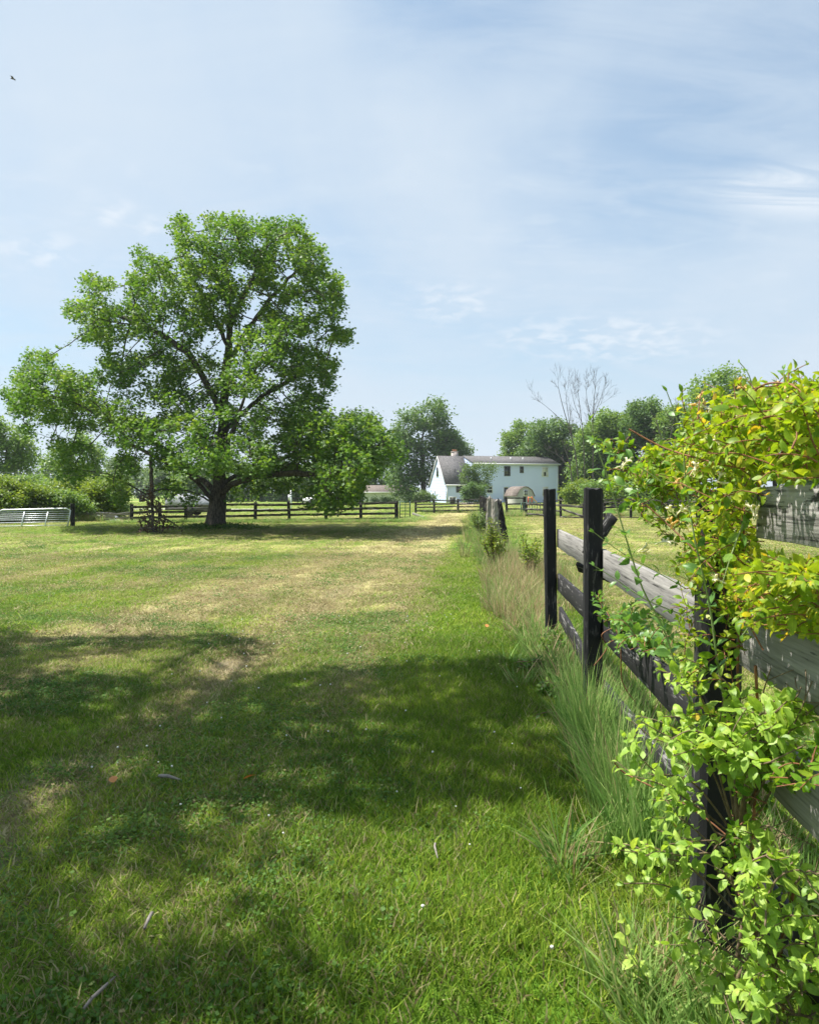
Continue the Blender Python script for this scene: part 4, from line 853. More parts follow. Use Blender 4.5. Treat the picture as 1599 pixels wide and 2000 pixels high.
def near_fence():
    root = empty('paddock_fence', (fence_x(4.8), 4.8, 0), 'weathered plank fence with black posts running away on the right, overgrown near the camera', 'fence')
    rz = -math.atan(0.083)
    posts = [(7.25, 1.52, .112, (0, -.012)), (4.8, 1.52, .112, (0, .004)), (2.42, 1.46, .125, (0, .018)), (.35, 1.5, .14, (0, 0)), (-2.1, 1.5, .14, (0, 0))]
    for i, (Y, H, w, tl) in enumerate(posts):
        add_post(root, fence_x(Y)+.012, Y, w, H+.05, 500+i, M['post'], rz, tl, jag=.006, rough=.0013)
    o = .082  # rails sit on the paddock side
    RX = lambda Y, z: (fence_x(Y)+o, Y, z)
    r = lambda a, za, b, zb, h, s, m, lab=None, sag=0, tw=0: add_rail(root, RX(b, zb), RX(a, za), h, .028, s, m, 'rail', sag, .0022, lab, tw)
    r(7.28, 1.045, 4.82, 1.035, .175, 1, M['rail']); r(4.80, 1.040, 2.45, 1.035, .175, 2, M['rail']); r(2.43, 1.045, .4, 1.035, .175, 3, M['rail'])
    r(7.25, .62, 4.82, .645, .165, 4, M['rail_dark'], 'dark middle rail'); r(4.80, .635, 2.45, .66, .175, 5, M['rail_dark']); r(2.2, .735, .4, .735, .165, 6, M['rail'])
    r(7.1, .33, 4.82, .17, .14, 7, M['rail_dark'], 'bent sagging lower rail', -.02); r(4.80, .205, 2.45, .31, .15, 8, M['rail_dark']); r(2.43, .31, .4, .31, .15, 9, M['rail_dark'])
    # extra board at eye height nearest to the camera
    add_rail(root, (fence_x(1.90)-.02, 1.90, 1.445), (fence_x(-1.2)-.02, -1.2, 1.445), .132, .034, 11, M['board_old'], 'rail', 0, .003, 'top board with coarse weathered grain and pale lichen')
near_fence()
def leaning_board():
    root = empty('broken_board', (1.65, 5.3, 0), 'short dark broken board leaning behind the second black post', 'board')
    a = P(1146, 1085, 5.5); b = P(1196, 1008, 5.35); a2 = a
    add_rail(root, a2, b, .088, .022, 21, M['rail_dark'], 'board', rough=.0008)
    c = P(1125, 1105, 6.3); d = P(1195, 1130, 6.1)
    root2 = empty('broken_board', (1.9, 6.2, 0), 'split dark plank lying against the middle rail between the two tall posts', 'board')
    add_rail(root2, c, d, .12, .03, 22, M['rail_dark'], 'board', twist=.9)
leaning_board()

def split_posts():
    rt = empty('gate_post', (fence_x(19.5)-.2, 19.5, 0), 'thick grey weathered split gate post standing in weeds', 'gate post')
    x = P(969, 1000, 19.5)[0]; add_post(rt, x, 19.5, .25, 1.33, 601, M['grey_post'], .1, (0, .01), jag=.03, rough=.008)
    rt = empty('gate_post', (x+.3, 18.6, 0), 'dark rotten leaning gate post just right of the grey one', 'gate post')
    add_post(rt, P(990, 1000, 18.4)[0], 18.4, .15, 1.28, 602, M['post'], .3, (-.02, -.14), jag=.05, rough=.012, taper=.3)
    rt = empty('gate_post', (x-.3, 21.4, 0), 'narrow pale grey post just behind and left of the thick grey one', 'gate post')
    add_post(rt, P(954, 1000, 21.4)[0], 21.4, .15, 1.36, 603, M['grey_post'], -.1, (0, .02), jag=.04, rough=.008)
    rt = empty('paddock_fence', (fence_x(30), 30, 0), 'line of dark fence seen end on behind the grey gate posts', 'fence')
    Ys = [24, 27.5, 31, 35, 39, 44]
    for i, Y in enumerate(Ys): add_post(rt, fence_x(Y)-.2, Y, .15, 1.28, 610+i, M['far_post'])
    for i in range(len(Ys)-1):
        for j, z in enumerate((.35, .72, 1.1)): add_rail(rt, (fence_x(Ys[i+1])-.15, Ys[i+1], z), (fence_x(Ys[i])-.15, Ys[i], z+.02), .14, .03, 620+i*3+j, M['far_rail'])
split_posts()

def px_fence(label, posts, rails, Y0, Y1=None, pw=.13, seed=700, base=None, mat_r='far_rail', mat_p='far_post', group='wooden fences of the paddocks', tilt=0):
    """posts: list of (x, ytop[, ybot]); rails: list of ((x0,y0),(x1,y1),h_px). Distances run from Y0 at first x to Y1 at last x"""
    xs = [p[0] for p in posts]; xa, xb = min(xs), max(xs); Y1 = Y1 or Y0
    def D(x):
        t = (x-xa)/(xb-xa); return 1/((1-t)/Y0+t/Y1)
    root = empty('paddock_fence', ((posts[0][0]-CX)/FX*Y0, Y0, 0), label, 'fence', group)
    q = np.random.default_rng(seed)
    for i, p in enumerate(posts):
        Y = D(p[0]); top = P(p[0], p[1], Y); ht = top[2]
        add_post(root, top[0], Y, pw*(p[2] if len(p) > 2 else 1), ht+.05, seed+i, M[mat_p], q.normal(0, .2), (q.normal(0, .02), q.normal(0, .02)))
    for i, (a, b, h) in enumerate(rails):
        A = P(a[0], a[1], D(a[0])-.09); B = P(b[0], b[1], D(b[0])-.09)
        A[2] = max(A[2], .06); B[2] = max(B[2], .06)
        add_rail(root, A, B, h/FX*D((a[0]+b[0])/2), .03, seed+50+i, M[mat_r], 'rail', 0, .006)
    return root
def rails_grid(xs, rows, h, seed):
    q = np.random.default_rng(seed); out = []
    for i in range(len(xs)-1):
        for (y0, y1) in rows:
            f = lambda x: y0+(y1-y0)*(x-xs[0])/(xs[-1]-xs[0])
            out.append(((xs[i], f(xs[i])+q.normal(0, .6)), (xs[i+1], f(xs[i+1])+q.normal(0, .6)), h))
    return out
xs1 = [258, 312, 364, 436, 499, 566, 637, 705, 775]
px_fence('long four rail black fence running behind the maple', [(258, 985), (312, 984), (364, 983), (436, 983), (499, 981), (566, 980), (637, 980), (705, 979), (775, 979, 1.3)], rails_grid(xs1, [(990, 982), (1001, 992.5), (1011, 1002.5), (1019, 1013.5)], 4.6, 1), 35.6, 36.6, .14, 700)
px_fence('low broken pile of fallen fence rails right of the metal gate', [(146, 1000), (200, 1004), (257, 1000)], [((146, 1004), (215, 1003), 5), ((150, 1012), (225, 1009), 4), ((146, 1018), (205, 1016), 3), ((205, 1008), (257, 1001), 4), ((190, 1016), (257, 1010), 4), ((215, 1003), (257, 1006), 3)], 37.5, 37.5, .12, 760, mat_r='rail')
xs2 = [812, 848, 895, 948]
px_fence('four rail fence crossing in front of the house left side', [(812, 977), (848, 976), (895, 975), (948, 974)], rails_grid(xs2, [(979, 975), (985.5, 983), (991, 989), (999, 996)], 2.4, 3), 51, 53, .13, 800)
px_fence('four rail fence section between grey posts and green pole gate', [(990, 971), (1023, 970, 1.4)], rails_grid([990, 1023], [(973.5, 973), (984, 983), (995, 994)], 2.8, 4), 50, 50, .14, 840)
px_fence('dark sagging paddock fence with diagonal fallen rail between the two tall posts', [(1028, 984), (1062, 976), (1095, 975), (1140, 985)], [((1028, 984), (1062, 986), 3.5), ((1062, 985), (1095, 987), 4), ((1095, 987), (1148, 991), 4.5), ((1096, 994), (1140, 1009), 4), ((1095, 1011), (1140, 1013), 3), ((1026, 994), (1062, 996), 3.4), ((1026, 1003), (1062, 1006), 3.4), ((1062, 980), (1100, 976), 3), ((1062, 997), (1095, 998), 3), ((1128, 991), (1141, 982), 2.4)], 44, 41, .13, 860)
px_fence('collapsed dark paddock rails right of the second tall post', [(1180, 982), (1232, 988), (1254, 976), (1300, 980), (1345, 978), (1420, 978)], [((1180, 991), (1262, 989), 4.4), ((1192, 989), (1246, 978), 3), ((1180, 976), (1254, 974), 2.6), ((1180, 981), (1262, 982), 2.6), ((1254, 977), (1345, 979), 3), ((1254, 990), (1345, 992), 3.2), ((1180, 996), (1254, 996), 2), ((1262, 983), (1345, 986), 3), ((1345, 980), (1420, 981), 3), ((1345, 992), (1420, 994), 3), ((1180, 1014), (1300, 1012), 2)], 42, 40, .13, 900)

def metal_gate():
    Y0 = 31.5; root = empty('metal_gate', P(70, 1030, Y0)*np.array((1, 1, 0)), 'silver tubular metal farm gate leaning by the bushes at left', 'gate')
    q = lambda x, y: P(x, y, Y0+(1000-y)*.006)
    mb = MB(); f = [q(-6, 1028), q(1, 1000), q(8, 996), q(132, 993), q(139, 997), q(139, 1000), q(132, 1028)]
    mb.tube([q(-12, 1029), q(-2, 999), q(6, 996), q(131, 993), q(139, 997), q(133, 1028)], .030, 8); mb.build('gate_frame', M['alu'], root, True, Matrix.Identity(4)) if False else None
    def part(name, pts, r): 
        m = MB(); b = np.array(root.location); m.tube(np.array(pts)-b, r, 8); m.build(name, M['alu'], root, True, Matrix.Translation(root.location))
    part('gate_frame', [q(-12, 1029), q(-2, 999), q(6, 996), q(131, 993), q(139, 997), q(133, 1028)], .030)
    for i, (ya, yb) in enumerate([(1000.5, 998), (1004.5, 1002.5), (1008.5, 1006.5), (1012.5, 1010), (1016, 1014.5), (1021.5, 1019), (1028, 1025.5)]):
        part('bar', [q(-6-(ya-1000)*.25, ya), q(138-(yb-998)*.2, yb)], .014)
    for x0, x1 in ((49, 42), (95, 88)): part('brace', [q(x0, 1000), q(x1, 1031)], .026)
    r2 = empty('hinge_post', (P(143, 1000, 32.2)[0], 32.2, 0), 'dark timber post at the right end of the metal gate', 'post')
    add_post(r2, P(143, 1000, 32.2)[0], 32.2, .16, 1.02, 650, M['far_post'])
metal_gate()
def pole_gate():
    def gate(label, x0, x1, yt, yb, Y0, mat, bars, ver, g):
        b = P((x0+x1)/2, 990, Y0); b[2] = 0; root = empty('pole_gate', b, label, 'gate', g)
        def part(name, a, c, r):
            m = MB(); m.tube(np.array([P(*a, Y0), P(*c, Y0)])-b, r, 6); m.build(name, M[mat], root, True, Matrix.Translation(b))
        for x in (x0, x1): part('gate_frame', (x, yt), (x, yb), .035)
        for y in bars: part('bar', (x0, y), (x1, y), .022)
        for x in ver: part('upright', (x, yt), (x, yb), .022)
    gate('narrow dark pole gate at the right end of the long black fence', 781, 801, 979, 1012, 41.5, 'green_gate', [980, 986, 992, 998, 1004, 1010], [792], None)
    gate('green pole gate with many uprights left of the first tall black post', 1018, 1062, 981, 1006, 47, 'green_gate', [982, 1004, 994], [1024, 1029, 1034, 1039, 1044, 1049, 1055], None)
pole_gate()
def fallen_rail():
    r = empty('fallen_rail', P(815, 1010, 42)*np.array((1, 1, 0)), 'grey fallen rail sloping into the grass beside the pole gate', 'rail')
    a = P(806, 1003, 42); b = P(829, 1013, 41); b[2] = max(b[2], .05); add_rail(r, a, b, .12, .04, 31, M['rail'], 'board')
fallen_rail()

# ------------------------------------------------------------------ the house
TH = R(16); U = np.array((math.cos(TH), math.sin(TH), 0)); W = np.array((-math.sin(TH), math.cos(TH), 0)); H0 = np.array((5.03, 100.0, 0.0)); Zv = np.array((0, 0, 1.0))
def Hh(u, v, z): return U*u+W*v+Zv*z          # relative to the house root
def front_u(px): k = (px-CX)/FX; return (100*k-5.03)/(math.cos(TH)-k*math.sin(TH))
def front_z(px, py): Y = 100+math.sin(TH)*front_u(px); return CH-(py-HY)/FX*Y
def lap(mb, p0, du, zlo, zhi, rng_fn, nrm, course=.22, out=.045):
    """lapped siding: each course a tilted strip; rng_fn(z)->(a,b) along du"""
    z = zlo
    while z < zhi-1e-3:
        z1 = min(z+course, zhi); a0, b0 = rng_fn(z); a1, b1 = rng_fn(z1)
        q = lambda a, zz, o_: p0+du*a+Zv*zz+nrm*o_
        mb.quad(q(a0, z, out), q(b0, z, out), q(b1, z1, .004), q(a1, z1, .004)); mb.quad(q(a0, z, .004), q(b0, z, .004), q(b0, z, out), q(a0, z, out)); z = z1
def house():
    root = empty('house', H0, 'pale blue sided house with grey roofs at the end of the lawn', 'house')
    MW = Matrix.Translation(H0); Dp = 7.5; um, ue = 3.75, 16.45; ze, zr, zw = 5.4, 6.45, 2.55
    # openings: (px0,px1,py0,py1,kind)
    mb = MB()
    nF = -W; nL = -U
    lap(mb, Hh(um, 0, 0), U, 0, ze, lambda z: (0, ue-um), nF)                       # main front
    lap(mb, Hh(ue, Dp, 0), -W, 0, zr, lambda z: (0, Dp) if z < ze else ((z-ze)/(zr-ze)*Dp/2, Dp-(z-ze)/(zr-ze)*Dp/2), U)
    lap(mb, Hh(um, Dp, 0), -W, 0, zr, lambda z: (0, Dp) if z < ze else ((z-ze)/(zr-ze)*Dp/2, Dp-(z-ze)/(zr-ze)*Dp/2), nL)
    lap(mb, Hh(ue, Dp, 0), -U, 0, ze, lambda z: (0, ue-um), W)
    mb.build('wall', M['siding'], root, False, MW)
    mb = MB(); lap(mb, Hh(0, .25, 0), U, 0, zw, lambda z: (0, um), nF)
    lap(mb, Hh(0, Dp, 0), -W, 0, zr-.02, lambda z: (0, Dp-.25) if z < zw else ((z-zw)/(zr-zw)*Dp/2, Dp-.25-(z-zw)/(zr-zw)*(Dp/2-.25)), nL)
    mb.build('wing_wall', M['siding'], root, False, MW)
    def slab(mb, a, b, c, d, t):
        a, b, c, d = [np.array(x) for x in (a, b, c, d)]; n = np.cross(b-a, d-a); n /= np.linalg.norm(n)
        if n[2] < 0: n = -n
        V = [a, b, c, d, a+n*t, b+n*t, c+n*t, d+n*t]; mb.add(V, [(0, 1, 2, 3), (4, 7, 6, 5), (0, 4, 5, 1), (1, 5, 6, 2), (2, 6, 7, 3), (3, 7, 4, 0)])
    sl = (zr-ze)/(Dp/2); eo = .35
    mb = MB(); slab(mb, Hh(um-.12, -eo, ze-sl*eo), Hh(ue+.25, -eo, ze-sl*eo), Hh(ue+.25, Dp/2, zr), Hh(um-.12, Dp/2, zr), .10)
    slab(mb, Hh(um-.12, Dp+eo, ze-sl*eo), Hh(ue+.25, Dp+eo, ze-sl*eo), Hh(ue+.25, Dp/2, zr), Hh(um-.12, Dp/2, zr), .10)
    rf = mb.build('roof', M['shingle'], root, False, MW)
    for px, py in ((965, 899), (1004, 897), (1028, 897)):
        v = MB(); u = front_u(px)+.2; v.tube([Hh(u, 1.6, ze+1.6*sl), Hh(u, 1.6, ze+1.6*sl+.45)], .07, 8); v.build('vent_pipe', M['trim'], rf, True, MW)
    s2 = (zr-zw)/(Dp/2); eo2 = .18
    mb = MB(); slab(mb, Hh(-.15, .25-eo2, zw-s2*eo2), Hh(um-.13, .25-eo2, zw-s2*eo2), Hh(um-.13, Dp/2, zr-.03), Hh(-.15, Dp/2, zr-.03), .10)
    slab(mb, Hh(-.15, Dp+eo2, zw-s2*eo2), Hh(um-.13, Dp+eo2, zw-s2*eo2), Hh(um-.13, Dp/2, zr-.03), Hh(-.15, Dp/2, zr-.03), .10)
    rw = mb.build('wing_roof', M['shingle'], root, False, MW)
    v = MB(); v.tube([Hh(1.7, 1.6, zw+1.6*s2-.1), Hh(1.7, 1.6, zw+1.6*s2+.55)], .06, 8); v.build('vent_pipe', M['ac'], rw, True, MW)
    # fascia + gutter + downspouts
    R3 = np.array([U, W, Zv]).T
    def bx(mb, u0, u1, v0, v1, z0, z1): mb.box(((u0+u1)/2, (v0+v1)/2, (z0+z1)/2), (u1-u0, v1-v0, z1-z0), R3)
    mb = MB(); bx(mb, um-.12, ue+.25, -eo-.12, -eo-.005, ze-sl*eo-.10, ze-sl*eo+.08); mb.build('gutter', M['trim'], root, False, MW)
    mb = MB(); bx(mb, -.15, um-.14, .25-eo2-.12, .25-eo2-.005, zw-s2*eo2-.10, zw-s2*eo2+.08); mb.build('gutter', M['trim'], root, False, MW)
    mb = MB(); bx(mb, ue-.10, ue+.02, -.12, -.034, 0, ze-.12); mb.build('downspout', M['trim'], root, False, MW)
    mb = MB(); bx(mb, .03, .13, .10, .215, 0, zw-.2); mb.build('downspout', M['trim'], root, False, MW)
    # rake trim on the wing gable
    mb = MB()
    for sgn, v0 in ((1, .25), (-1, Dp)):
        a = Hh(-.16, v0, zw); b = Hh(-.16, Dp/2, zr-.02); n = -Zv*.18; mb.add([a, b, b+n, a+n, a-U*.03, b-U*.03, b+n-U*.03, a+n-U*.03], [(0, 1, 2, 3), (4, 7, 6, 5), (0, 4, 5, 1), (3, 2, 6, 7), (0, 3, 7, 4), (1, 5, 6, 2)])
    mb.build('rake_trim', M['trim'], root, False, MW)
    mb = MB(); bx(mb, ue+.0, ue+.1, -.02, .1, 0, .01) if False else None
    # windows
    def window(px0, px1, py0, py1, frame='trim', split=True, blind=0.0, v=0.0, curtain=False):
        u0, u1 = front_u(px0), front_u(px1); z1, z0 = front_z(px0, py0), front_z(px0, py1)
        if v: 
            pass
        fw = .09; mb = MB(); vo = v-.095
        bx(mb, u0, u1, vo, v+.0, z1-fw, z1); bx(mb, u0, u1, vo, v, z0, z0+fw); bx(mb, u0, u0+fw, vo, v, z0+fw, z1-fw); bx(mb, u1-fw, u1, vo, v, z0+fw, z1-fw)
        if split: bx(mb, u0+fw, u1-fw, vo+.01, v, (z0+z1)/2-.035, (z0+z1)/2+.035)
        w = mb.build('window', M[frame], root, False, MW)
        g = MB(); bx(g, u0+fw, u1-fw, v-.060, v-.050, z0+fw, z1-fw); g.build('pane', M['glass'], w, False, MW)
        if blind:
            c = MB(); bx(c, u0+fw+.01, u1-fw-.01, v-.068, v-.062, z1-fw-(z1-z0-2*fw)*blind, z1-fw); c.build('blind', M['curtain'], w, False, MW)
        if curtain:
            c = MB(); wd = (u1-u0-2*fw)
            bx(c, u0+fw, u0+fw+wd*.3, v-.068, v-.062, z0+fw, (z0+z1)/2-.04); bx(c, u1-fw-wd*.3, u1-fw, v-.068, v-.062, z0+fw, (z0+z1)/2-.04); c.build('curtain', M['curtain'], w, False, MW)
    window(984.5, 996.3, 910.5, 929.8, 'darktrim'); window(1014.8, 1022.2, 911, 923.8, 'darktrim'); window(1057.8, 1070, 912, 931, 'trim', True, .46, curtain=True)
    window(949.7, 962, 949, 963.6); window(1059, 1070.3, 950.5, 969, 'trim', True, .5)
    window(892, 904.5, 948.3, 961.8, 'darktrim', True, v=.22)
    # slim window in the wing gable wall
    mb = MB(); vg = 3.9; bx(mb, -.08, 0.0, vg-.45, vg+.45, 3.55, 5.0); wv = mb.build('window', M['trim'], root, False, MW)
    g = MB(); bx(g, -.095, -.082, vg-.36, vg+.36, 3.64, 4.91); g.build('pane', M['glass'], wv, False, MW)
    # open back door with bright light inside and sliding door
    def door(px0, px1, py0, name, mat, open_=False):
        u0, u1 = front_u(px0), front_u(px1); z1 = front_z(px0, py0); mb = MB(); fw = .1
        bx(mb, u0-fw, u0, -.10, 0, .1, z1+fw); bx(mb, u1, u1+fw, -.10, 0, .1, z1+fw); bx(mb, u0, u1, -.10, 0, z1, z1+fw); d = mb.build('door', M['trim'], root, False, MW)
        p = MB(); bx(p, u0, u1, -.065, -.05, .1, z1); p.build('door_pane', M['glass'], d, False, MW)
    door(983.8, 992, 952, 'door', 'glass'); door(995.5, 1008, 952, 'door', 'glass')
    # chimney
    mb = MB(); uc = 3.0; vc = 4.9; bx(mb, uc-.55, uc+.25, vc-.4, vc+.4, 5.6, 7.05); bx(mb, uc-.60, uc+.30, vc-.45, vc+.45, 7.05, 7.17)
    ch = mb.build('chimney', M['brick'], root, False, MW); c = MB(); bx(c, uc-.38, uc+.08, vc-.22, vc+.22, 7.17, 7.38); bx(c, uc-.44, uc+.14, vc-.28, vc+.28, 7.38, 7.44); c.build('flue_cap', M['copper'], ch, False, MW)
    c = MB(); vv = 6.3; bx(c, -.10, -.03, 5.0, 5.25, 1.2, 1.6); c.build('meter_box', M['tan'], root, False, MW)
house()
def gambrel_shed():
    Y0 = 80.0; b = P(1026, 987, Y0); b[2] = 0; root = empty('garden_shed', b, 'small tan gambrel roofed shed with one white window in front of the house', 'shed'); MW = Matrix.Translation(b)
    th = R(28); u = np.array((math.cos(th), math.sin(th)*.3, 0)); u /= np.linalg.norm(u); w = np.array((-.55, .83, 0)); w /= np.linalg.norm(w)
    hw = .97; prof = [(-hw, 0), (-hw, 1.05), (-hw*.72, 1.60), (-hw*.25, 1.93), (0, 1.98), (hw*.25, 1.93), (hw*.72, 1.60), (hw, 1.05), (hw, 0)]
    q = lambda a, z, d: u*a+Zv*z+w*d; D = 1.9; off = .15
    mb = MB(); n = len(prof); V = [q(a, z, 0) for a, z in prof]+[q(a, z, D) for a, z in prof]
    mb.add(V, [tuple(range(n)), tuple(range(n, 2*n))[::-1], (0, n, n+1, 1), (n-2, 2*n-2, 2*n-1, n-1)]); mb.build('wall', M['tan'], root, False, MW)
    mb = MB(); rp = [(-hw-.06, .98)]+[(a*1.04, z+.03) for a, z in prof[2:7]]+[(hw+.06, .98)]
    V = [q(a, z, -.1) for a, z in rp]+[q(a, z, D+.1) for a, z in rp]+[q(a, z+.05, -.1) for a, z in rp]+[q(a, z+.05, D+.1) for a, z in rp]; m = len(rp); F = []
    for i in range(m-1): F += [(i, i+1, m+i+1, m+i), (2*m+i, 3*m+i, 3*m+i+1, 2*m+i+1), (i, 2*m+i, 2*m+i+1, i+1), (m+i, m+i+1, 3*m+i+1, 3*m+i)]
    mb.add(V, F); mb.build('roof', M['shingle_brown'], root, False, MW)
    mb = MB(); nf = -w
    def pb(mb, a0, a1, z0, z1, d0, d1):
        mb.add([q(a, z, d) for a in (a0, a1) for d in (d0, d1) for z in (z0, z1)], [(0, 1, 3, 2), (4, 6, 7, 5), (0, 4, 5, 1), (2, 3, 7, 6), (0, 2, 6, 4), (1, 5, 7, 3)])
    pb(mb, -.22, .22, 1.02, 1.68, -.06, -.002); wn = mb.build('window', M['trim'], root, False, MW)
    g = MB()
    for a0, a1 in ((-.17, -.02), (.02, .17)):
        for z0, z1 in ((1.07, 1.33), (1.37, 1.63)): pb(g, a0, a1, z0, z1, -.07, -.062)
    g.build('pane', M['glass'], wn, False, MW)
gambrel_shed()
def outbuilding():
    Y0 = 130.0; b = np.array((P(760, 970, Y0)[0], Y0, -1.0)); root = empty('outbuilding', b, 'long low cream outbuilding with brown roof left of the house', 'outbuilding'); MW = Matrix.Translation(b)
    x0, x1 = P(690, 0, Y0)[0]-b[0], P(797.5, 0, Y0)[0]-b[0]; D = 5; zt = 2.37
    mb = MB(); lap(mb, np.array((x0, 0, 0)), np.array((1., 0, 0)), 0, zt, lambda z: (0, x1-x0), np.array((0, -1., 0)), .25)
    lap(mb, np.array((x1, 0, 0)), np.array((0, 1., 0)), 0, zt+1.1, lambda z: (0, D) if z < zt else ((z-zt)/1.1*D/2, D-(z-zt)/1.1*D/2), np.array((1., 0, 0)), .25)
    lap(mb, np.array((x0, 0, 0)), np.array((0, 1., 0)), 0, zt+1.1, lambda z: (0, D) if z < zt else ((z-zt)/1.1*D/2, D-(z-zt)/1.1*D/2), np.array((-1., 0, 0)), .25)
    mb.build('wall', M['cream'], root, False, MW)
    mb = MB(); V = [(x0-.2, -.3, zt-.05), (x1+.2, -.3, zt-.05), (x1+.2, D/2, zt+1.15), (x0-.2, D/2, zt+1.15), (x0-.2, D+.3, zt-.05), (x1+.2, D+.3, zt-.05)]
    V2 = [(a, c, z+.1) for a, c, z in V]; mb.add(V+V2, [(0, 1, 2, 3), (3, 2, 5, 4), (6, 9, 8, 7), (9, 10, 11, 8), (0, 6, 7, 1), (4, 5, 11, 10), (0, 3, 9, 6), (3, 4, 10, 9), (1, 7, 8, 2), (2, 8, 11, 5)]); mb.build('roof', M['shingle_brown'], root, False, MW)
    mb = MB(); mb.box(((x0+x1)/2, -.35, zt-.02), (x1-x0+.4, .08, .16)); mb.build('fascia', M['trim'], root, False, MW)
    a, c = P(771, 0, Y0)[0]-b[0], P(777.5, 0, Y0)[0]-b[0]; mb = MB(); mb.box(((a+c)/2, -.05, 1.75), (c-a, .08, .95)); w = mb.build('window', M['trim'], root, False, MW)
    g = MB()
    for dx in (-.13, .13):
        for dz in (-.2, .2): g.box(((a+c)/2+dx, -.10, 1.75+dz), (.2, .02, .34))
    g.build('pane', M['glass'], w, False, MW)
outbuilding()

def yard_bits():
    # air conditioning cabinet at the wing
    b = P(884, 985, 92); b[2] = 0; r = empty('outdoor_unit', b, 'dark box with white lid standing at the corner of the house wing', 'cabinet'); MW = Matrix.Translation(b)
    m = MB(); m.box((0, 0, .42), (.62, .55, .74)); m.build('cabinet', M['ac'], r, False, MW); m = MB(); m.box((0, 0, .82), (.95, .7, .06)); m.build('lid', M['trim'], r, False, MW)
    m = MB(); [m.box((sx*.42, sy*.3, .395), (.06, .06, .79)) for sx in (-1, 1) for sy in (-1, 1)]; m.build('stand', M['trim'], r, False, MW)
    q = np.random.default_rng(77)
    words = ['leftmost', 'second', 'third', 'fourth', 'fifth', 'sixth', 'rightmost']
    for i in range(7):
        x = 897+i*4.4; c = P(x, 986, 84); c[2] = 0; V = []; F = []
        for a in range(5):
            for k in range(8):
                ph = math.pi*(a+.3)/5*.62; V.append((math.sin(ph)*math.cos(k*.785)*.17*(1+q.normal(0, .12)), math.sin(ph)*math.sin(k*.785)*.15*(1+q.normal(0, .12)), .24*math.cos(ph)*(1+q.normal(0, .06))-.02))
        F = [(a*8+k, (a+1)*8+k, (a+1)*8+(k+1) % 8, a*8+(k+1) % 8) for a in range(4) for k in range(8)]+[tuple(range(8))]
        m = MB(); m.add(V, F); o = m.build('boulder', M['stone'], None, True, Matrix.Translation(c)); tag(o, 'pinkish pale boulder, %s in the row bordering the bed before the house' % words[i], 'boulder', 'boulders edging the bed by the house')
    b = P(1037, 973, 76); b = np.array((b[0], 76, 0)); r = empty('play_slide', b, 'small orange and yellow plastic garden toy right of the shed', 'toy'); MW = Matrix.Translation(b)
    m = MB(); m.add([(-.3, -.15, .93), (.1, -.15, .93), (.1, .15, .93), (-.3, .15, .93), (-.3, -.15, .85), (.1, -.15, .85), (.1, .15, .85), (-.3, .15, .85)], [(0, 1, 2, 3), (4, 7, 6, 5), (0, 4, 5, 1), (1, 5, 6, 2), (2, 6, 7, 3), (3, 7, 4, 0)]); m.build('platform', M['orange'], r, False, MW)
    m = MB(); m.add([(.1, -.15, .92), (1.0, -.15, .05), (1.0, .15, .05), (.1, .15, .92), (.1, -.15, .86), (.95, -.15, .0), (.95, .15, .0), (.1, .15, .86)], [(0, 1, 2, 3), (4, 7, 6, 5), (0, 4, 5, 1), (2, 6, 7, 3), (1, 5, 6, 2)]); m.build('chute', M['orange'], r, False, MW)
    m = MB(); [m.tube([(sx, sy, 0), (sx, sy, 1.0)], .03, 6) for sx in (-.28, .08) for sy in (-.14, .14)]; m.build('ladder', M['red'], r, True, MW)
    for x, mt, lab in ((988, 'blue', 'small blue tub by the back door'), (992, 'red', 'small red tub right of the blue one by the back door')):
        b = P(x, 980, 90); b[2] = 0; m = MB(); m.tube([(0, 0, 0), (0, 0, .35), (0, 0, .50)], [.16, .2, .22], 10); m.tube([(0, 0, .50), (0, 0, .53)], [.24, .24], 10)
        o = m.build('tub', M[mt], None, True, Matrix.Translation(b)); tag(o, lab, 'tub', 'tubs by the back door')
    # pale car glimpsed under the tree
    Y0 = 72.; b = np.array((P(636, 980, Y0)[0], Y0, 0)); r = empty('parked_car', b, 'white car mostly hidden behind the low right limb of the maple', 'car'); MW = Matrix.Translation(b)
    prof = [(-2.2, .35), (-2.25, .75), (-1.9, .92), (-1.3, .98), (-.7, 1.38), (.7, 1.42), (1.35, 1.02), (2.1, .88), (2.25, .6), (2.2, .35)]
    m = MB(); n = len(prof); V = [(x, -.85, z) for x, z in prof]+[(x, .85, z) for x, z in prof]; m.add(V, [tuple(range(n))[::-1], tuple(range(n, 2*n))]+[(i, (i+1) % n, n+(i+1) % n, n+i) for i in range(n)]); m.build('body', M['white_paint'], r, False, MW)
    m = MB(); m.add([(-1.15, -.86, 1.0), (1.2, -.86, 1.02), (.65, -.86, 1.34), (-.65, -.86, 1.32)], [(0, 1, 2, 3)]); m.build('side_window', M['glass'], r, False, MW)
    for sx in (-1.4, 1.4):
        for sy in (-.82, .82): m = MB(); m.tube([(sx, sy-.1, .33), (sx, sy+.1, .33)], .33, 14); m.build('wheel', M['rubber'], r, True, MW)
    # white marker post
    b = np.array((P(569, 978, 55)[0], 55, 0)); r = empty('birdhouse_post', b, 'white post with small white box standing behind the long fence', 'post'); MW = Matrix.Translation(b)
    m = MB(); m.box((0, 0, .8), (.10, .10, 1.6)); m.build('pole', M['white_paint'], r, False, MW); m = MB(); m.box((-.13, 0, 1.05), (.15, .16, .42)); m.build('box', M['white_paint'], r, False, MW)
    # low grey sheeted trailer behind the trunk
    Y0 = 46.; b = np.array((P(378, 1000, Y0)[0], Y0, 0)); r = empty('covered_trailer', b, 'low grey covered trailer behind the fence just left of the maple trunk', 'trailer'); MW = Matrix.Translation(b)
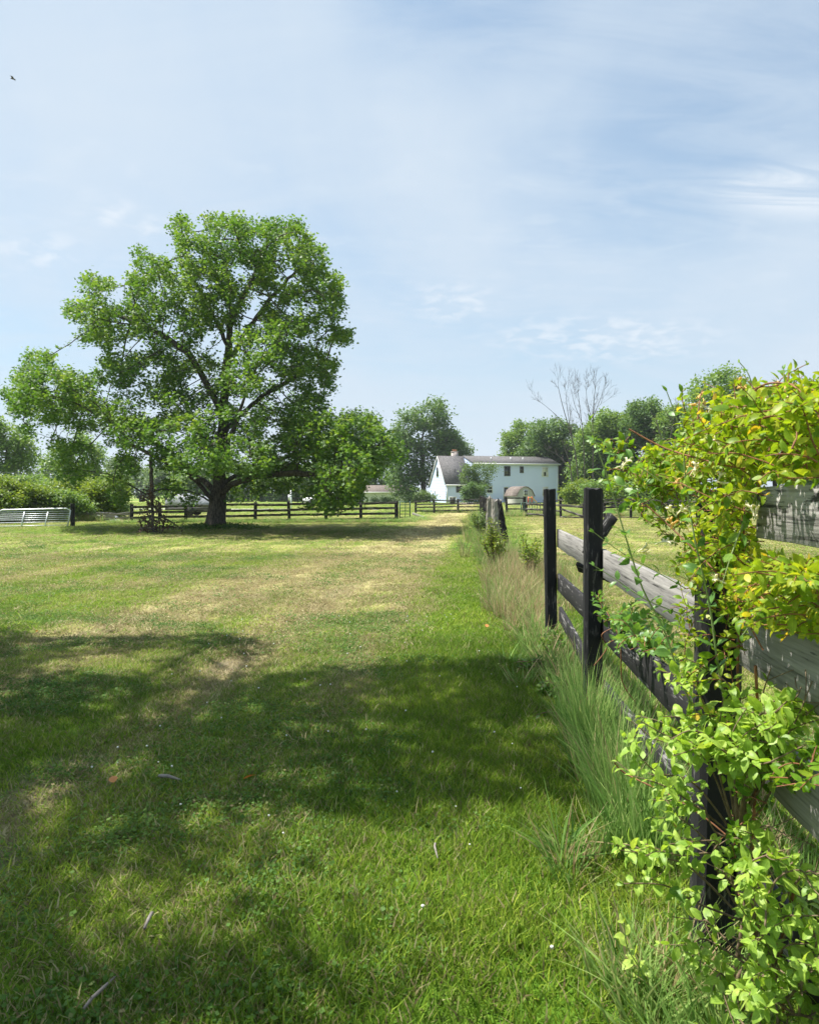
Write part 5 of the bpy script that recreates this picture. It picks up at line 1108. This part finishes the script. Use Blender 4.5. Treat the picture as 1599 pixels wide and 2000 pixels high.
    m = MB(); pr = [(-1.5, .55), (-1.45, .95), (-.6, 1.38), (.3, 1.30), (1.3, .85), (1.5, .55)]; n = len(pr)
    m.add([(x, -.8, z) for x, z in pr]+[(x, .8, z) for x, z in pr], [tuple(range(n))[::-1], tuple(range(n, 2*n))]+[(i, (i+1) % n, n+(i+1) % n, n+i) for i in range(n)]); m.build('cover', M['tarp'], r, False, MW)
    m = MB(); m.box((0, 0, .45), (3.0, 1.5, .18)); m.box((1.9, 0, .40), (.9, .08, .08)); m.build('chassis', M['ac'], r, False, MW)
    for sy in (-.82, .82): m = MB(); m.tube([(0, sy-.09, .3), (0, sy+.09, .3)], .3, 14); m.build('wheel', M['rubber'], r, True, MW)
    # grey tarp heap by the fallen rails
    b = np.array((P(185, 1012, 37.9)[0], 38.6, 0)); V = []; q = np.random.default_rng(3); nx, ny = 12, 8
    for i in range(nx):
        for j in range(ny):
            x = -1+2*i/(nx-1); y = -1+2*j/(ny-1); V.append((x*1.1, y*.5, .42*max(0, (1-x*x))**.7*max(0, 1-y*y)**.5*(1+q.normal(0, .12))))
    m = MB(); m.add(V, [(i*ny+j, (i+1)*ny+j, (i+1)*ny+j+1, i*ny+j+1) for i in range(nx-1) for j in range(ny-1)]); o = m.build('tarpaulin', M['tarp'], None, True, Matrix.Translation(b)); tag(o, 'crumpled grey sheet heaped behind the fallen rails', 'tarpaulin')
    # wire
    m = MB(); pts = [P(x, 921+3*math.sin((x+60)/300*math.pi), 58) for x in range(-60, 262, 20)]; m.tube(pts, .012, 5)
    tag(m.build('power_line', M['ac'], None, True), 'thin dark wire crossing above the bushes at left', 'wire')
    # bird
    m = MB(); c = P(26, 154, 22); s = 1.0
    m.tube([(-.07, 0, .01), (-.04, 0, .012), (0, 0, 0), (.05, 0, -.01), (.08, 0, -.012)], [.004, .014, .019, .015, .005], 8)
    bd = m.build('bird', M['bark'], None, True, Matrix.Translation(c)); tag(bd, 'small dark bird flying high at the upper left', 'bird')
    for sy in (-1, 1):
        m = MB(); m.add([(-.02, 0, .01), (.035, 0, .005), (.045, sy*.07, .03), (-.005, sy*.15, .02), (-.02, sy*.07, .035)], [(0, 1, 2, 3, 4)]); w = m.build('wing', M['bark'], None, False, Matrix.Identity(4)); w.parent = bd
yard_bits()

# ------------------------------------------------------------------ litter on the lawn
def litter():
    q = np.random.default_rng(9)
    for (x0, y0, x1, y1, r, lab, m) in [(311, 1527, 355, 1536, .009, 'short grey stick lying in the shaded clover', 'dead_wood'), (165, 1992, 226, 1928, .0055, 'long thin pale stick at the bottom left of the lawn', 'dead_wood'), (283, 1832, 300, 1800, .006, 'tan splinter of wood standing out of the dark grass', 'dead_wood'), (850, 1662, 855, 1692, .005, 'small curved grey twig in the sunny grass edge', 'dead_wood')]:
        a, b = GP(x0, y0), GP(x1, y1); a[2] = b[2] = .032; md = (a+b)/2+q.normal(0, .012, 3); md[2] = .04
        m_ = MB(); m_.tube([a, (a+md)/2+q.normal(0, .003, 3), md, (md+b)/2, b], [r*.8, r, r, r*.8, r*.4], 7); tag(m_.build('stick', M[m], None, True), lab, 'stick')
    om = leaf_mat('orange_leaf', [(0, (.55, .16, .05)), (1, (.62, .30, .10))], .3)
    for (x, y, lab) in [(78, 1240, 'red orange fallen leaf in the shade edge at left'), (951, 1234, 'orange fallen leaf on the sunny green verge'), (476, 1541, 'dull orange fallen leaf right of the grey stick'), (223, 1548, 'brownish fallen leaf left of the grey stick')]:
        c = GP(x, y); c[2] = .05; tag(link_mesh('fallen_leaf', leaf_cloud(c[None], np.random.default_rng(int(x)), .06, .07, .7, .4), om), lab, 'leaf')
litter()

# ------------------------------------------------------------------ vines and shrub on the near fence
def inpoly(x, y, poly):
    c = np.zeros(len(x), bool); n = len(poly)
    for i in range(n):
        x0, y0 = poly[i]; x1, y1 = poly[(i+1) % n]; k = ((y0 > y) != (y1 > y)); 
        with np.errstate(divide='ignore', invalid='ignore'): t = (x1-x0)*(y-y0)/(y1-y0)+x0
        c ^= k & (x < t)
    return c
BOARD = [(1503, 948), (1640, 948), (1640, 1085), (1503, 1066)]
RAIL2 = [(1484, 1246), (1640, 1300), (1640, 1420), (1484, 1312)]
RAIL3 = [(1512, 1560), (1640, 1620), (1640, 1760), (1500, 1600)]
def pxy(p): return CX+p[..., 0]/p[..., 1]*FX, HY+(CH-p[..., 2])/p[..., 1]*FX
class Leafer:
    def __init__(s, seed): s.q = np.random.default_rng(seed); s.c = []; s.a = []; s.n = []; s.s = []; s.t = []
    def leaf(s, c, a, n, size, tint): s.c.append(c); s.a.append(a); s.n.append(n); s.s.append(size); s.t.append(tint)
    def mesh(s, ratio=.5, name='leaves', fold=.06):
        c = np.array(s.c); a = np.array(s.a); nr = np.array(s.n); a /= np.linalg.norm(a, axis=1)[:, None]; nr -= a*np.sum(a*nr, 1)[:, None]; nr /= np.linalg.norm(nr, axis=1)[:, None]+1e-9
        b = np.cross(nr, a); sz = np.array(s.s); hw = ratio/2; n = len(c)
        T = np.array([[0, 0, 0], [.22, 0, 0], [.5, 0, .01], [.78, 0, -.02], [1, 0, -.10], [.10, hw*.50, .02], [.36, hw, fold], [.66, hw*.84, fold*.7], [.88, hw*.40, -.02], [.10, -hw*.50, .02], [.36, -hw, fold], [.66, -hw*.84, fold*.7], [.88, -hw*.40, -.02]])
        FT = [[0, 1, 5], [1, 2, 6, 5], [2, 3, 7, 6], [3, 4, 8], [3, 8, 7], [0, 9, 1], [1, 9, 10, 2], [2, 10, 11, 3], [3, 12, 4], [3, 11, 12]]
        fl = s.q.normal(1, .8, n)   # cupping differs from leaf to leaf
        cv = s.q.normal(-.12, .12, n)
        Z = T[None, :, 2]*fl[:, None]+cv[:, None]*T[None, :, 0]**2
        V = c[:, None, :]+sz[:, None, None]*(T[None, :, 0, None]*a[:, None, :]+T[None, :, 1, None]*b[:, None, :]+Z[:, :, None]*nr[:, None, :])
        k = 13; off = (np.arange(n)*k)[:, None]; F = [np.concatenate([off+np.array(f) for f in FT if len(f) == m]) for m in (3, 4)]
        return np_mesh(name, V.reshape(-1, 3), F, {'tint': np.repeat(np.clip(s.t, 0, 1), k), 'rib': np.tile(np.array([0]*5+[1]*8, float), n)}, smooth=True)
def pair_along(lf, pts, spacing, s0, s1, tint0, tintv, keep=None, terminal=True, up=.7, outang=.9):
    """opposite leaf pairs along a polyline"""
    q = lf.q; pts = np.array(pts); seg = np.linalg.norm(np.diff(pts, axis=0), axis=1); L = seg.sum(); cum = np.concatenate([[0], np.cumsum(seg)]); d = spacing*.5; ph = q.random()*3
    k = 0
    while d < L:
        i = min(np.searchsorted(cum, d)-1, len(seg)-1); i = max(i, 0); t = (d-cum[i])/seg[i]; p = pts[i]+(pts[i+1]-pts[i])*t; tg = (pts[i+1]-pts[i])/seg[i]
        ph += math.pi/2+q.normal(0, .3); e1 = np.cross(tg, (0, 0, 1.)); 
        if np.linalg.norm(e1) < .2: e1 = np.cross(tg, (1., 0, 0))
        e1 /= np.linalg.norm(e1); e2 = np.cross(tg, e1); sd = e1*math.cos(ph)+e2*math.sin(ph); taper = .65+.5*math.sin(math.pi*min(1, .15+d/L*.9))
        for sg in (-1, 1):
            a = sd*sg*math.sin(outang)+tg*math.cos(outang)+q.normal(0, .15, 3)-np.array((0, 0, .12)); sz = (s0+(s1-s0)*q.random())*taper; pos = p+a*.004
            if keep is None or keep(pos+a*sz*.5): lf.leaf(pos, a, np.array((0, 0, up))+q.normal(0, .45, 3)+tg*.3, sz, tint0+q.normal(0, tintv))
        d += spacing*(.75+.5*q.random()); k += 1
    if terminal and (keep is None or keep(pts[-1])):
        tg = pts[-1]-pts[-2]; tg /= np.linalg.norm(tg)
        for j in range(2): lf.leaf(pts[-1], tg+q.normal(0, .5, 3), np.array((0, 0, .7))+q.normal(0, .5, 3), s0*.7, tint0+q.normal(0, tintv)+.1)
def smooth_line(pts, n=6):
    pts = np.array(pts, float); out = []
    for i in range(len(pts)-1):
        p0 = pts[max(i-1, 0)]; p1 = pts[i]; p2 = pts[i+1]; p3 = pts[min(i+2, len(pts)-1)]
        for k in range(n):
            t = k/n; out.append(.5*((2*p1)+(-p0+p2)*t+(2*p0-5*p1+4*p2-p3)*t*t+(-p0+3*p1-3*p2+p3)*t**3))
    out.append(pts[-1]); return np.array(out)

def blocked(p):
    x, y = pxy(p[None]); 
    if inpoly(x, y, BOARD)[0] or inpoly(x, y, RAIL2)[0] or inpoly(x, y, RAIL3)[0]: return True
    return p[1] < 1.0 or p[2] < .02
def honeysuckle():
    b = np.array((fence_x(2.2), 2.2, 0)); root = empty('honeysuckle_vine', b, 'yellow green honeysuckle with cream flowers sprawling over the nearest posts and rails', 'vine'); MW = Matrix.Translation(b)
    lf = Leafer(3); q = lf.q; st = MB()
    zones = [([(1325, 850), (1400, 790), (1480, 752), (1599, 742), (1660, 740), (1660, 945), (1500, 950), (1490, 1010), (1440, 1060), (1340, 1010), (1300, 930)], 300, .66, (1.45, 2.45)),
             ([(1240, 880), (1330, 850), (1350, 1000), (1330, 1080), (1280, 1040), (1225, 980)], 66, .55, (2.0, 2.7)),
             ([(1170, 860), (1240, 850), (1260, 960), (1190, 960)], 16, .5, (2.1, 2.3)),
             ([(1440, 1085), (1500, 1082), (1660, 1100), (1660, 1270), (1560, 1240), (1440, 1215), (1420, 1120)], 170, .70, (1.5, 2.2)),
             ([(1320, 1040), (1480, 1060), (1470, 1250), (1440, 1420), (1340, 1400), (1320, 1200)], 84, .60, (2.0, 2.5)),
             ([(1480, 1420), (1660, 1440), (1660, 1560), (1500, 1540)], 22, .4, (1.6, 2.3)),
             ([(1420, 1400), (1520, 1420), (1500, 1900), (1420, 1850)], 26, .35, (1.9, 2.4)),
             ([(1350, 1020), (1500, 1020), (1480, 1150), (1350, 1150)], 56, .68, (2.0, 2.4))]
    for poly, n, tint, (ya, yb) in zones:
        st = MB()
        xs = [p[0] for p in poly]; ys = [p[1] for p in poly]
        for i in range(n):
            for _ in range(40):
                x = random.uniform(min(xs), max(xs)); y = random.uniform(min(ys), max(ys))
                if inpoly(np.array([x]), np.array([y]), poly)[0]: break
            k = (x-CX)/FX; Yf = .77/(k-.083) if k > .15 else 2.4          # distance of the fence plane in this direction
            Y = min(max(Yf+q.normal(.0, .16), ya), yb); p = P(x, y, Y); d = q.normal(0, 1, 3); d[2] = abs(d[2])*.6+.1; d[1] *= .6; d /= np.linalg.norm(d); pts = [p]; L = .10+.22*q.random(); m = 7
            for j in range(m):
                d = d+q.normal(0, .16, 3)+np.array((0, 0, -.10)); d /= np.linalg.norm(d); pts.append(pts[-1]+d*L/m)
            def keep(pp):
                if blocked(pp): return False
                xx, yy = pxy(pp[None]); return inpoly(xx, yy, poly)[0] or q.random() < .35
            if blocked(pts[0]) or blocked(pts[-1]): continue
            pts = np.array(pts); xx, yy = pxy(pts); ins = inpoly(xx, yy, poly); nk = int(np.argmin(np.append(ins, False))); nk = min(len(pts), nk+(1 if q.random() < .3 else 0))
            if nk < 3: continue
            pts = pts[:nk]; st.tube(pts-b, np.linspace(.0018, .0010, len(pts)), 4, False)
            pair_along(lf, pts, .023, .020, .038, tint, .15, keep)
        if st.n: st.build('twigs', M['stem_red'], root, True, MW)
    # long shoots
    def shoot(path, r0, tint, sp=.05, s0=.032, s1=.052, mat=None):
        pts = smooth_line([P(*p) for p in path]); st2.tube(pts-b, np.linspace(r0, .0012, len(pts)), 6, False); pair_along(lf2, pts, sp, s0, s1, tint, .15, None)
    lf2 = Leafer(4); st2 = MB()
    shoot([(1380, 1440, 2.25), (1330, 1330, 2.2), (1296, 1230, 2.18), (1255, 1150, 2.15), (1222, 1050, 2.1), (1195, 960, 2.08), (1168, 880, 2.05), (1150, 822, 2.03)], .0034, .45, .075)
    shoot([(1425, 1420, 2.1), (1402, 1300, 2.05), (1385, 1180, 2.02), (1358, 1060, 2.0), (1340, 950, 2.0), (1330, 850, 1.98), (1302, 765, 1.98)], .0036, .40, .075)
    shoot([(1500, 880, 1.9), (1475, 790, 1.92), (1463, 735, 1.95), (1444, 708, 1.96)], .002, .5, .06, .016, .024)
    shoot([(1540, 820, 1.8), (1532, 760, 1.8), (1530, 722, 1.8)], .002, .5, .045, .022, .034)
    shoot([(1420, 900, 2.0), (1390, 830, 2.02), (1368, 790, 2.03)], .002, .55, .05, .03, .04)
    shoot([(1300, 1010, 2.2), (1250, 960, 2.22), (1200, 945, 2.22), (1160, 920, 2.2)], .002, .6, .04, .03, .042)
    shoot([(1290, 940, 2.2), (1230, 900, 2.2), (1185, 880, 2.15), (1160, 860, 2.1)], .002, .65, .04, .03, .042)
    shoot([(1340, 1150, 2.3), (1270, 1110, 2.32), (1215, 1080, 2.3), (1160, 1040, 2.28)], .002, .3, .05, .026, .038)
    shoot([(1330, 1200, 2.3), (1260, 1170, 2.3), (1200, 1130, 2.3), (1160, 1105, 2.28)], .002, .4, .05, .026, .038)
    shoot([(1480, 960, 1.9), (1440, 1050, 1.85), (1410, 1140, 1.85)], .003, .7, .05, .03, .045)
    shoot([(1599, 1180, 1.7), (1540, 1160, 1.72), (1490, 1190, 1.74), (1450, 1240, 1.76)], .002, .7, .04, .026, .042)
    for i in range(26):   # thin sprays round the crown edge
        x = 1330+300*q.random(); y = 800-.20*(x-1330)+q.normal(0, 12); Y = 1.7+.4*q.random(); p = P(x, y+40, Y); top = P(x+q.normal(0, 25), y-25*q.random(), Y+q.normal(0, .08)); mdl = (p+top)/2+q.normal(0, .02, 3)
        pts = smooth_line([p, mdl, top]); st = MB(); st.tube(pts-b, np.linspace(.002, .001, len(pts)), 4, False); st.build('twig', M['stem_red'], root, True, MW); pair_along(lf, pts, .024, .018, .032, .66, .15)
    st2.build('shoots', M['stem_green'], root, True, MW)
    def rel(lf): lf.c = [c-b for c in lf.c]
    rel(lf); rel(lf2)
    link_mesh('leaves', lf.mesh(.52), M['vine'], root, MW); link_mesh('shoot_leaves', lf2.mesh(.55), M['shoot'], root, MW)
    # long wiry reddish stems
    for path, r in [([(1228, 838, 2.1), (1300, 876, 2.05), (1400, 905, 1.95), (1470, 920, 1.9), (1530, 938, 1.85)], .0026), ([(1260, 985, 2.2), (1310, 1030, 2.15), (1400, 1120, 2.0), (1440, 1180, 1.95), (1490, 1270, 1.9)], .0022), ([(1599, 765, 1.6), (1540, 750, 1.65), (1490, 752, 1.7), (1440, 790, 1.8)], .0024), ([(1520, 900, 1.75), (1545, 850, 1.72), (1599, 815, 1.68)], .0028), ([(1450, 1500, 2.1), (1440, 1300, 2.1), (1455, 1150, 2.1), (1450, 1000, 2.05)], .0035), ([(1480, 1900, 2.0), (1470, 1650, 2.0), (1480, 1450, 2.0), (1475, 1300, 1.98)], .004), ([(1599, 1190, 1.65), (1540, 1185, 1.68), (1500, 1210, 1.7)], .002), ([(1185, 1195, 4.0), (1210, 1250, 3.9), (1215, 1330, 3.9), (1240, 1370, 3.9)], .003),
                    ([(1430, 1642, 2.2), (1380, 1600, 2.25), (1320, 1560, 2.3), (1270, 1535, 2.35), (1220, 1510, 2.4), (1200, 1490, 2.4)], .0024), ([(1530, 1990, 1.9), (1525, 1850, 1.9), (1550, 1740, 1.85)], .004), ([(1470, 1990, 2.0), (1480, 1880, 2.0), (1470, 1800, 2.0)], .005), ([(1160, 1300, 4.3), (1185, 1265, 4.3), (1175, 1240, 4.3), (1200, 1225, 4.3)], .003)]:
        pts = smooth_line([P(*p) for p in path]); wr = MB(); wr.tube(pts-b, r, 6, False); wr.build('old_stem', M['stem_red'], root, True, MW)
    # flowers
    fl = [(1365, 785, 2.0), (1385, 800, 2.0), (1425, 840, 1.95), (1340, 925, 2.05), (1350, 930, 2.05), (1500, 790, 1.8), (1520, 775, 1.75), (1245, 1080, 2.2), (1285, 1060, 2.15), (1335, 960, 2.0), (1410, 870, 1.95), (1420, 1140, 1.95), (1590, 850, 1.65), (1475, 1010, 1.8), (1206, 915, 2.1), (1460, 760, 1.9), (1430, 985, 1.9), (1320, 1010, 2.0), (1555, 900, 1.7), (1400, 940, 1.9), (1545, 800, 1.7), (1312, 1035, 2.1)]
    for i, (x, y, Y) in enumerate(fl):
        c = P(x, y, Y)-b; V = []; F = []; m = MB(); ax = q.normal(0, 1, 3); ax[2] = abs(ax[2])+.3; ax /= np.linalg.norm(ax)
        for k in range(q.integers(2, 4)):
            a2 = ax+q.normal(0, .35, 3); a2 /= np.linalg.norm(a2); s1 = np.cross(a2, q.normal(0, 1, 3)); s1 /= np.linalg.norm(s1)
            base = c+q.normal(0, .004, 3); m.tube([base, base+a2*.012, base+a2*.022+s1*.002], [.0012, .0018, .0028], 5, False)
            tip = base+a2*.022+s1*.002
            for sg in (1, -.7):
                pp = [tip, tip+a2*.008+s1*sg*.004, tip+a2*.012+s1*sg*.011, tip+a2*.009+s1*sg*.017]; m.tube(pp, [.0025, .0034, .0026, .0010], 5)
            for sg in range(3): s3 = s1+q.normal(0, .4, 3); m.tube([tip, tip+a2*.014+s3*.003, tip+a2*.024+s3*.007], .0004, 3, False)
        o = m.build('flower', M['petal'], root, True, MW)
        at = o.data.attributes.new('tint', 'FLOAT', 'POINT'); v = .2 if i % 3 else .95; at.data.foreach_set('value', np.full(len(o.data.vertices), v, np.float32))
honeysuckle()

def leafy_shrub():
    b = np.array((fence_x(2.2)-.02, 2.15, 0)); root = empty('leafy_shrub', b, 'bright green shrub with oval leaves in flat sprays low against the nearest post', 'shrub'); MW = Matrix.Translation(b)
    lf = Leafer(13); q = lf.q; st = MB()
    arms = [[(1440, 1640, 2.1), (1400, 1520, 2.08), (1340, 1470, 2.02), (1290, 1440, 2.0), (1240, 1415, 2.0)], [(1440, 1640, 2.1), (1400, 1480, 2.1), (1340, 1420, 2.1), (1290, 1395, 2.1)],
            [(1440, 1640, 2.1), (1420, 1480, 2.0), (1400, 1400, 2.0), (1360, 1330, 2.0), (1330, 1320, 2.0)], [(1450, 1600, 2.05), (1440, 1470, 2.0), (1470, 1400, 1.95), (1500, 1350, 1.9)],
            [(1450, 1600, 2.05), (1500, 1460, 1.9), (1550, 1420, 1.8), (1599, 1410, 1.75)], [(1450, 1600, 2.05), (1480, 1440, 1.9), (1520, 1380, 1.85), (1560, 1370, 1.8)],
            [(1440, 1640, 2.05), (1480, 1520, 1.9), (1540, 1490, 1.8), (1620, 1450, 1.75)], [(1440, 1640, 2.1), (1380, 1540, 2.05), (1300, 1500, 2.02), (1240, 1455, 2.0)],
            [(1440, 1640, 2.1), (1430, 1500, 2.0), (1420, 1430, 1.98), (1430, 1390, 1.98)],
            [(1455, 1800, 2.05), (1400, 1690, 2.0), (1340, 1660, 1.98), (1290, 1645, 1.95)], [(1455, 1800, 2.05), (1380, 1720, 2.0), (1290, 1700, 1.98), (1205, 1680, 1.95)],
            [(1470, 1850, 1.9), (1520, 1720, 1.85), (1500, 1660, 1.85), (1470, 1655, 1.85)], [(1470, 1850, 1.9), (1530, 1700, 1.8), (1560, 1680, 1.78), (1599, 1700, 1.75)],
            [(1500, 1900, 1.9), (1500, 1780, 1.85), (1480, 1720, 1.85), (1460, 1700, 1.85)], [(1520, 1930, 1.85), (1480, 1850, 1.85), (1450, 1830, 1.85)], [(1540, 1950, 1.8), (1560, 1850, 1.75), (1599, 1800, 1.72)],
            [(1500, 1950, 1.9), (1560, 1880, 1.8), (1600, 1860, 1.75)], [(1480, 1900, 1.95), (1420, 1870, 1.95), (1380, 1900, 1.95)], [(1440, 1950, 1.95), (1420, 1920, 1.92), (1360, 1935, 1.92)], [(1550, 1980, 1.8), (1530, 1920, 1.8), (1510, 1890, 1.8)],
            [(1440, 1640, 2.1), (1400, 1600, 2.1), (1350, 1560, 2.1), (1310, 1540, 2.1)], [(1560, 1980, 1.8), (1590, 1930, 1.78), (1640, 1900, 1.76)], [(1450, 1700, 2.0), (1500, 1620, 1.9), (1540, 1600, 1.86)]]
    base = b+np.array((0, 0, .02))
    POSTZ = [(1352, 1560), (1440, 1560), (1440, 1860), (1365, 1860)]; BIG3 = [(1490, 1530), (1660, 1590), (1660, 1740), (1560, 1680), (1490, 1610)]
    def SK(p):
        x, y = pxy(p[None]); return p[2] > .03 and not (inpoly(x, y, BIG3)[0] or inpoly(x, y, RAIL2)[0] or (inpoly(x, y, POSTZ)[0] and q.random() < .7))
    for arm in arms:
        pl = [P(*p) for p in arm]
        for rep in range(3 if arm[0][1] < 1700 else 2):
            jj = q.normal(0, .035, 3); pts = smooth_line([p+(jj+q.normal(0, .02, 3))*(k > 0) for k, p in enumerate(pl)], 8)
            if rep == 2 and q.random() < .5: continue
            st.tube(pts-b, np.linspace(.0035, .0013, len(pts)), 5, False)
            half = pts[len(pts)//4:]; pair_along(lf, half, .034, .028, .050, .62, .2, SK, True, 1.0, 1.15)
            for s in range(3):
                i = q.integers(len(pts)//4, len(pts)-2); d = (pts[i+1]-pts[i]); d /= np.linalg.norm(d); sd = np.cross(d, (0, 0, 1.)); sd /= np.linalg.norm(sd)+1e-6
                e = pts[i]+(d*.6+sd*(1 if s % 2 else -1)*.7+np.array((0, 0, .15*q.normal())))*(.07+.07*q.random()); sp = smooth_line([pts[i], (pts[i]+e)/2+q.normal(0, .006, 3), e], 4)
                st.tube(sp-b, .0013, 4, False); pair_along(lf, sp, .026, .024, .042, .62, .2, SK, True, 1.0, 1.15)
    for x, y in ((1440, 1640), (1455, 1800), (1470, 1850), (1500, 1900), (1450, 1600)):
        e = P(x, y, 2.05); st.tube(smooth_line([base+q.normal(0, .03, 3)*np.array((1, 1, 0)), (base+e)/2+q.normal(0, .03, 3), e])-b, [.007]*6+[.006]*6+[.0045], 6, False)
    st.build('stems', M['stem_brown'], root, True, MW); lf.c = [c-b for c in lf.c]; link_mesh('leaves', lf.mesh(.58), M['olive'], root, MW)
leafy_shrub()

def small_plants():
    # creeper on the middle rail
    b = np.array((fence_x(3.9)+.05, 3.9, .65)); root = empty('creeper', b, 'fresh green creeper sprigs trailing over the middle rail beside the second post', 'creeper'); MW = Matrix.Translation(b); lf = Leafer(23); q = lf.q; st = MB()
    for i in range(34):
        Y = 4.55-1.3*q.random(); p = np.array((fence_x(Y)+.04+q.normal(0, .04), Y, .74+abs(q.normal(0, .04)))); pts = [p]; d = q.normal(0, 1, 3); d[2] = .6; d /= np.linalg.norm(d)
        for j in range(5): d = d+q.normal(0, .3, 3)-np.array((0, 0, .12)); d /= np.linalg.norm(d); pts.append(pts[-1]+d*.035)
        pts = np.array(pts); st.tube(pts-b, .002, 4, False); pair_along(lf, pts, .035, .035, .06, .5, .2)
    st.build('stems', M['stem_red'], root, True, MW); lf.c = [c-b for c in lf.c]; link_mesh('leaves', lf.mesh(.6), M['shoot'], root, MW)
    # yellow-green sapling bush by the grey post
    def sap(x, ytop, Y, w, label, seed, mat='hedge', n=40, L=.5, s=(.04, .07), name='weed_bush'):
        b = np.array(((x-CX)/FX*Y, Y, 0)); root = empty(name, b, label, 'bush'); MW = Matrix.Translation(b); lf = Leafer(seed); q = lf.q; st = MB(); Ht = P(x, ytop, Y)[2]
        for i in range(n):
            th = q.random()*6.28; r = w*q.random()**.5; tip = b+np.array((math.cos(th)*r, math.sin(th)*r, Ht*(.35+.65*q.random()))); md = (b+tip)/2+np.array((0, 0, .1*Ht))+q.normal(0, .04, 3)
            pts = smooth_line([b+q.normal(0, .03, 3)*np.array((1, 1, 0)), md, tip], 5); st.tube(pts-b, np.linspace(.006, .002, len(pts)), 4, False); pair_along(lf, pts[4:], .05, s[0], s[1], .6, .25)
        st.build('stems', M['stem_brown'], root, True, MW); lf.c = [c-b for c in lf.c]; link_mesh('leaves', lf.mesh(.55), M[mat], root, MW)
    sap(966, 1012, 14.2, .34, 'small yellow green bush at the foot of the thick grey gate post', 61, 'hedge', 60)
    sap(1035, 1035, 12.5, .22, 'little yellow green sprig bush in the dry grass of the gateway', 62, 'hedge', 26)
    sap(945, 990, 22, .4, 'grey green weed clump left of the grey gate posts', 63, 'tree_pale', 50, s=(.05, .09))
    sap(935, 1000, 26, .4, 'leafy weed clump on the verge just beyond the grey gate posts', 64, 'tree_mid', 40, s=(.05, .09))
    sap(1085, 1235, 6.6, .20, 'green leafy weed at the foot of the first tall black post', 65, 'weed', 34)
    sap(1115, 1330, 5.4, .24, 'low dark leafy weed between the two tall posts', 66, 'weed', 44)
    sap(1090, 1400, 4.9, .20, 'low broad leaved weed in front of the green grass tuft', 67, 'weed', 26, s=(.03, .05))
    sap(1060, 1290, 6.1, .26, 'straggly weed in shade left of the first tall post', 68, 'weed', 36, s=(.03, .06))
    sap(1500, 1985, 1.78, .16, 'low bright leafy weed at the bottom right corner', 69, 'olive', 22, s=(.03, .05))
    # pale sprig over the near grass
    lf = Leafer(70); b = np.array((P(1225, 1840, 2.2)[0], 2.3, 0)); root = empty('pale_sprig', b, 'pale whitish green leaf sprig above the grass at lower right', 'sprig'); MW = Matrix.Translation(b); st = MB()
    pts = smooth_line([b, P(1250, 1900, 2.2), P(1225, 1850, 2.15), P(1218, 1800, 2.12)], 6); st.tube(pts-b, .0018, 5, False); pair_along(lf, pts[4:], .04, .03, .045, .95, .05)
    st.build('stem', M['stem_green'], root, True, MW); lf.c = [c-b for c in lf.c]; link_mesh('leaves', lf.mesh(.6), M['olive'], root, MW)
small_plants()

# ------------------------------------------------------------------ thin summer haze over the fields
def haze():
    mb = MB(); mb.box((0, 1450, 22), (3400, 3400, 56)); m, N, L, o = mat_new('haze_air')
    v = N.new('ShaderNodeVolumePrincipled'); v.inputs['Density'].default_value = 0.0003; v.inputs['Color'].default_value = (0.86, 0.92, 1.0, 1); v.inputs['Anisotropy'].default_value = 0.25
    L.new(v.outputs[0], o.inputs['Volume']); tag(mb.build('haze', m), kind='stuff')
haze()
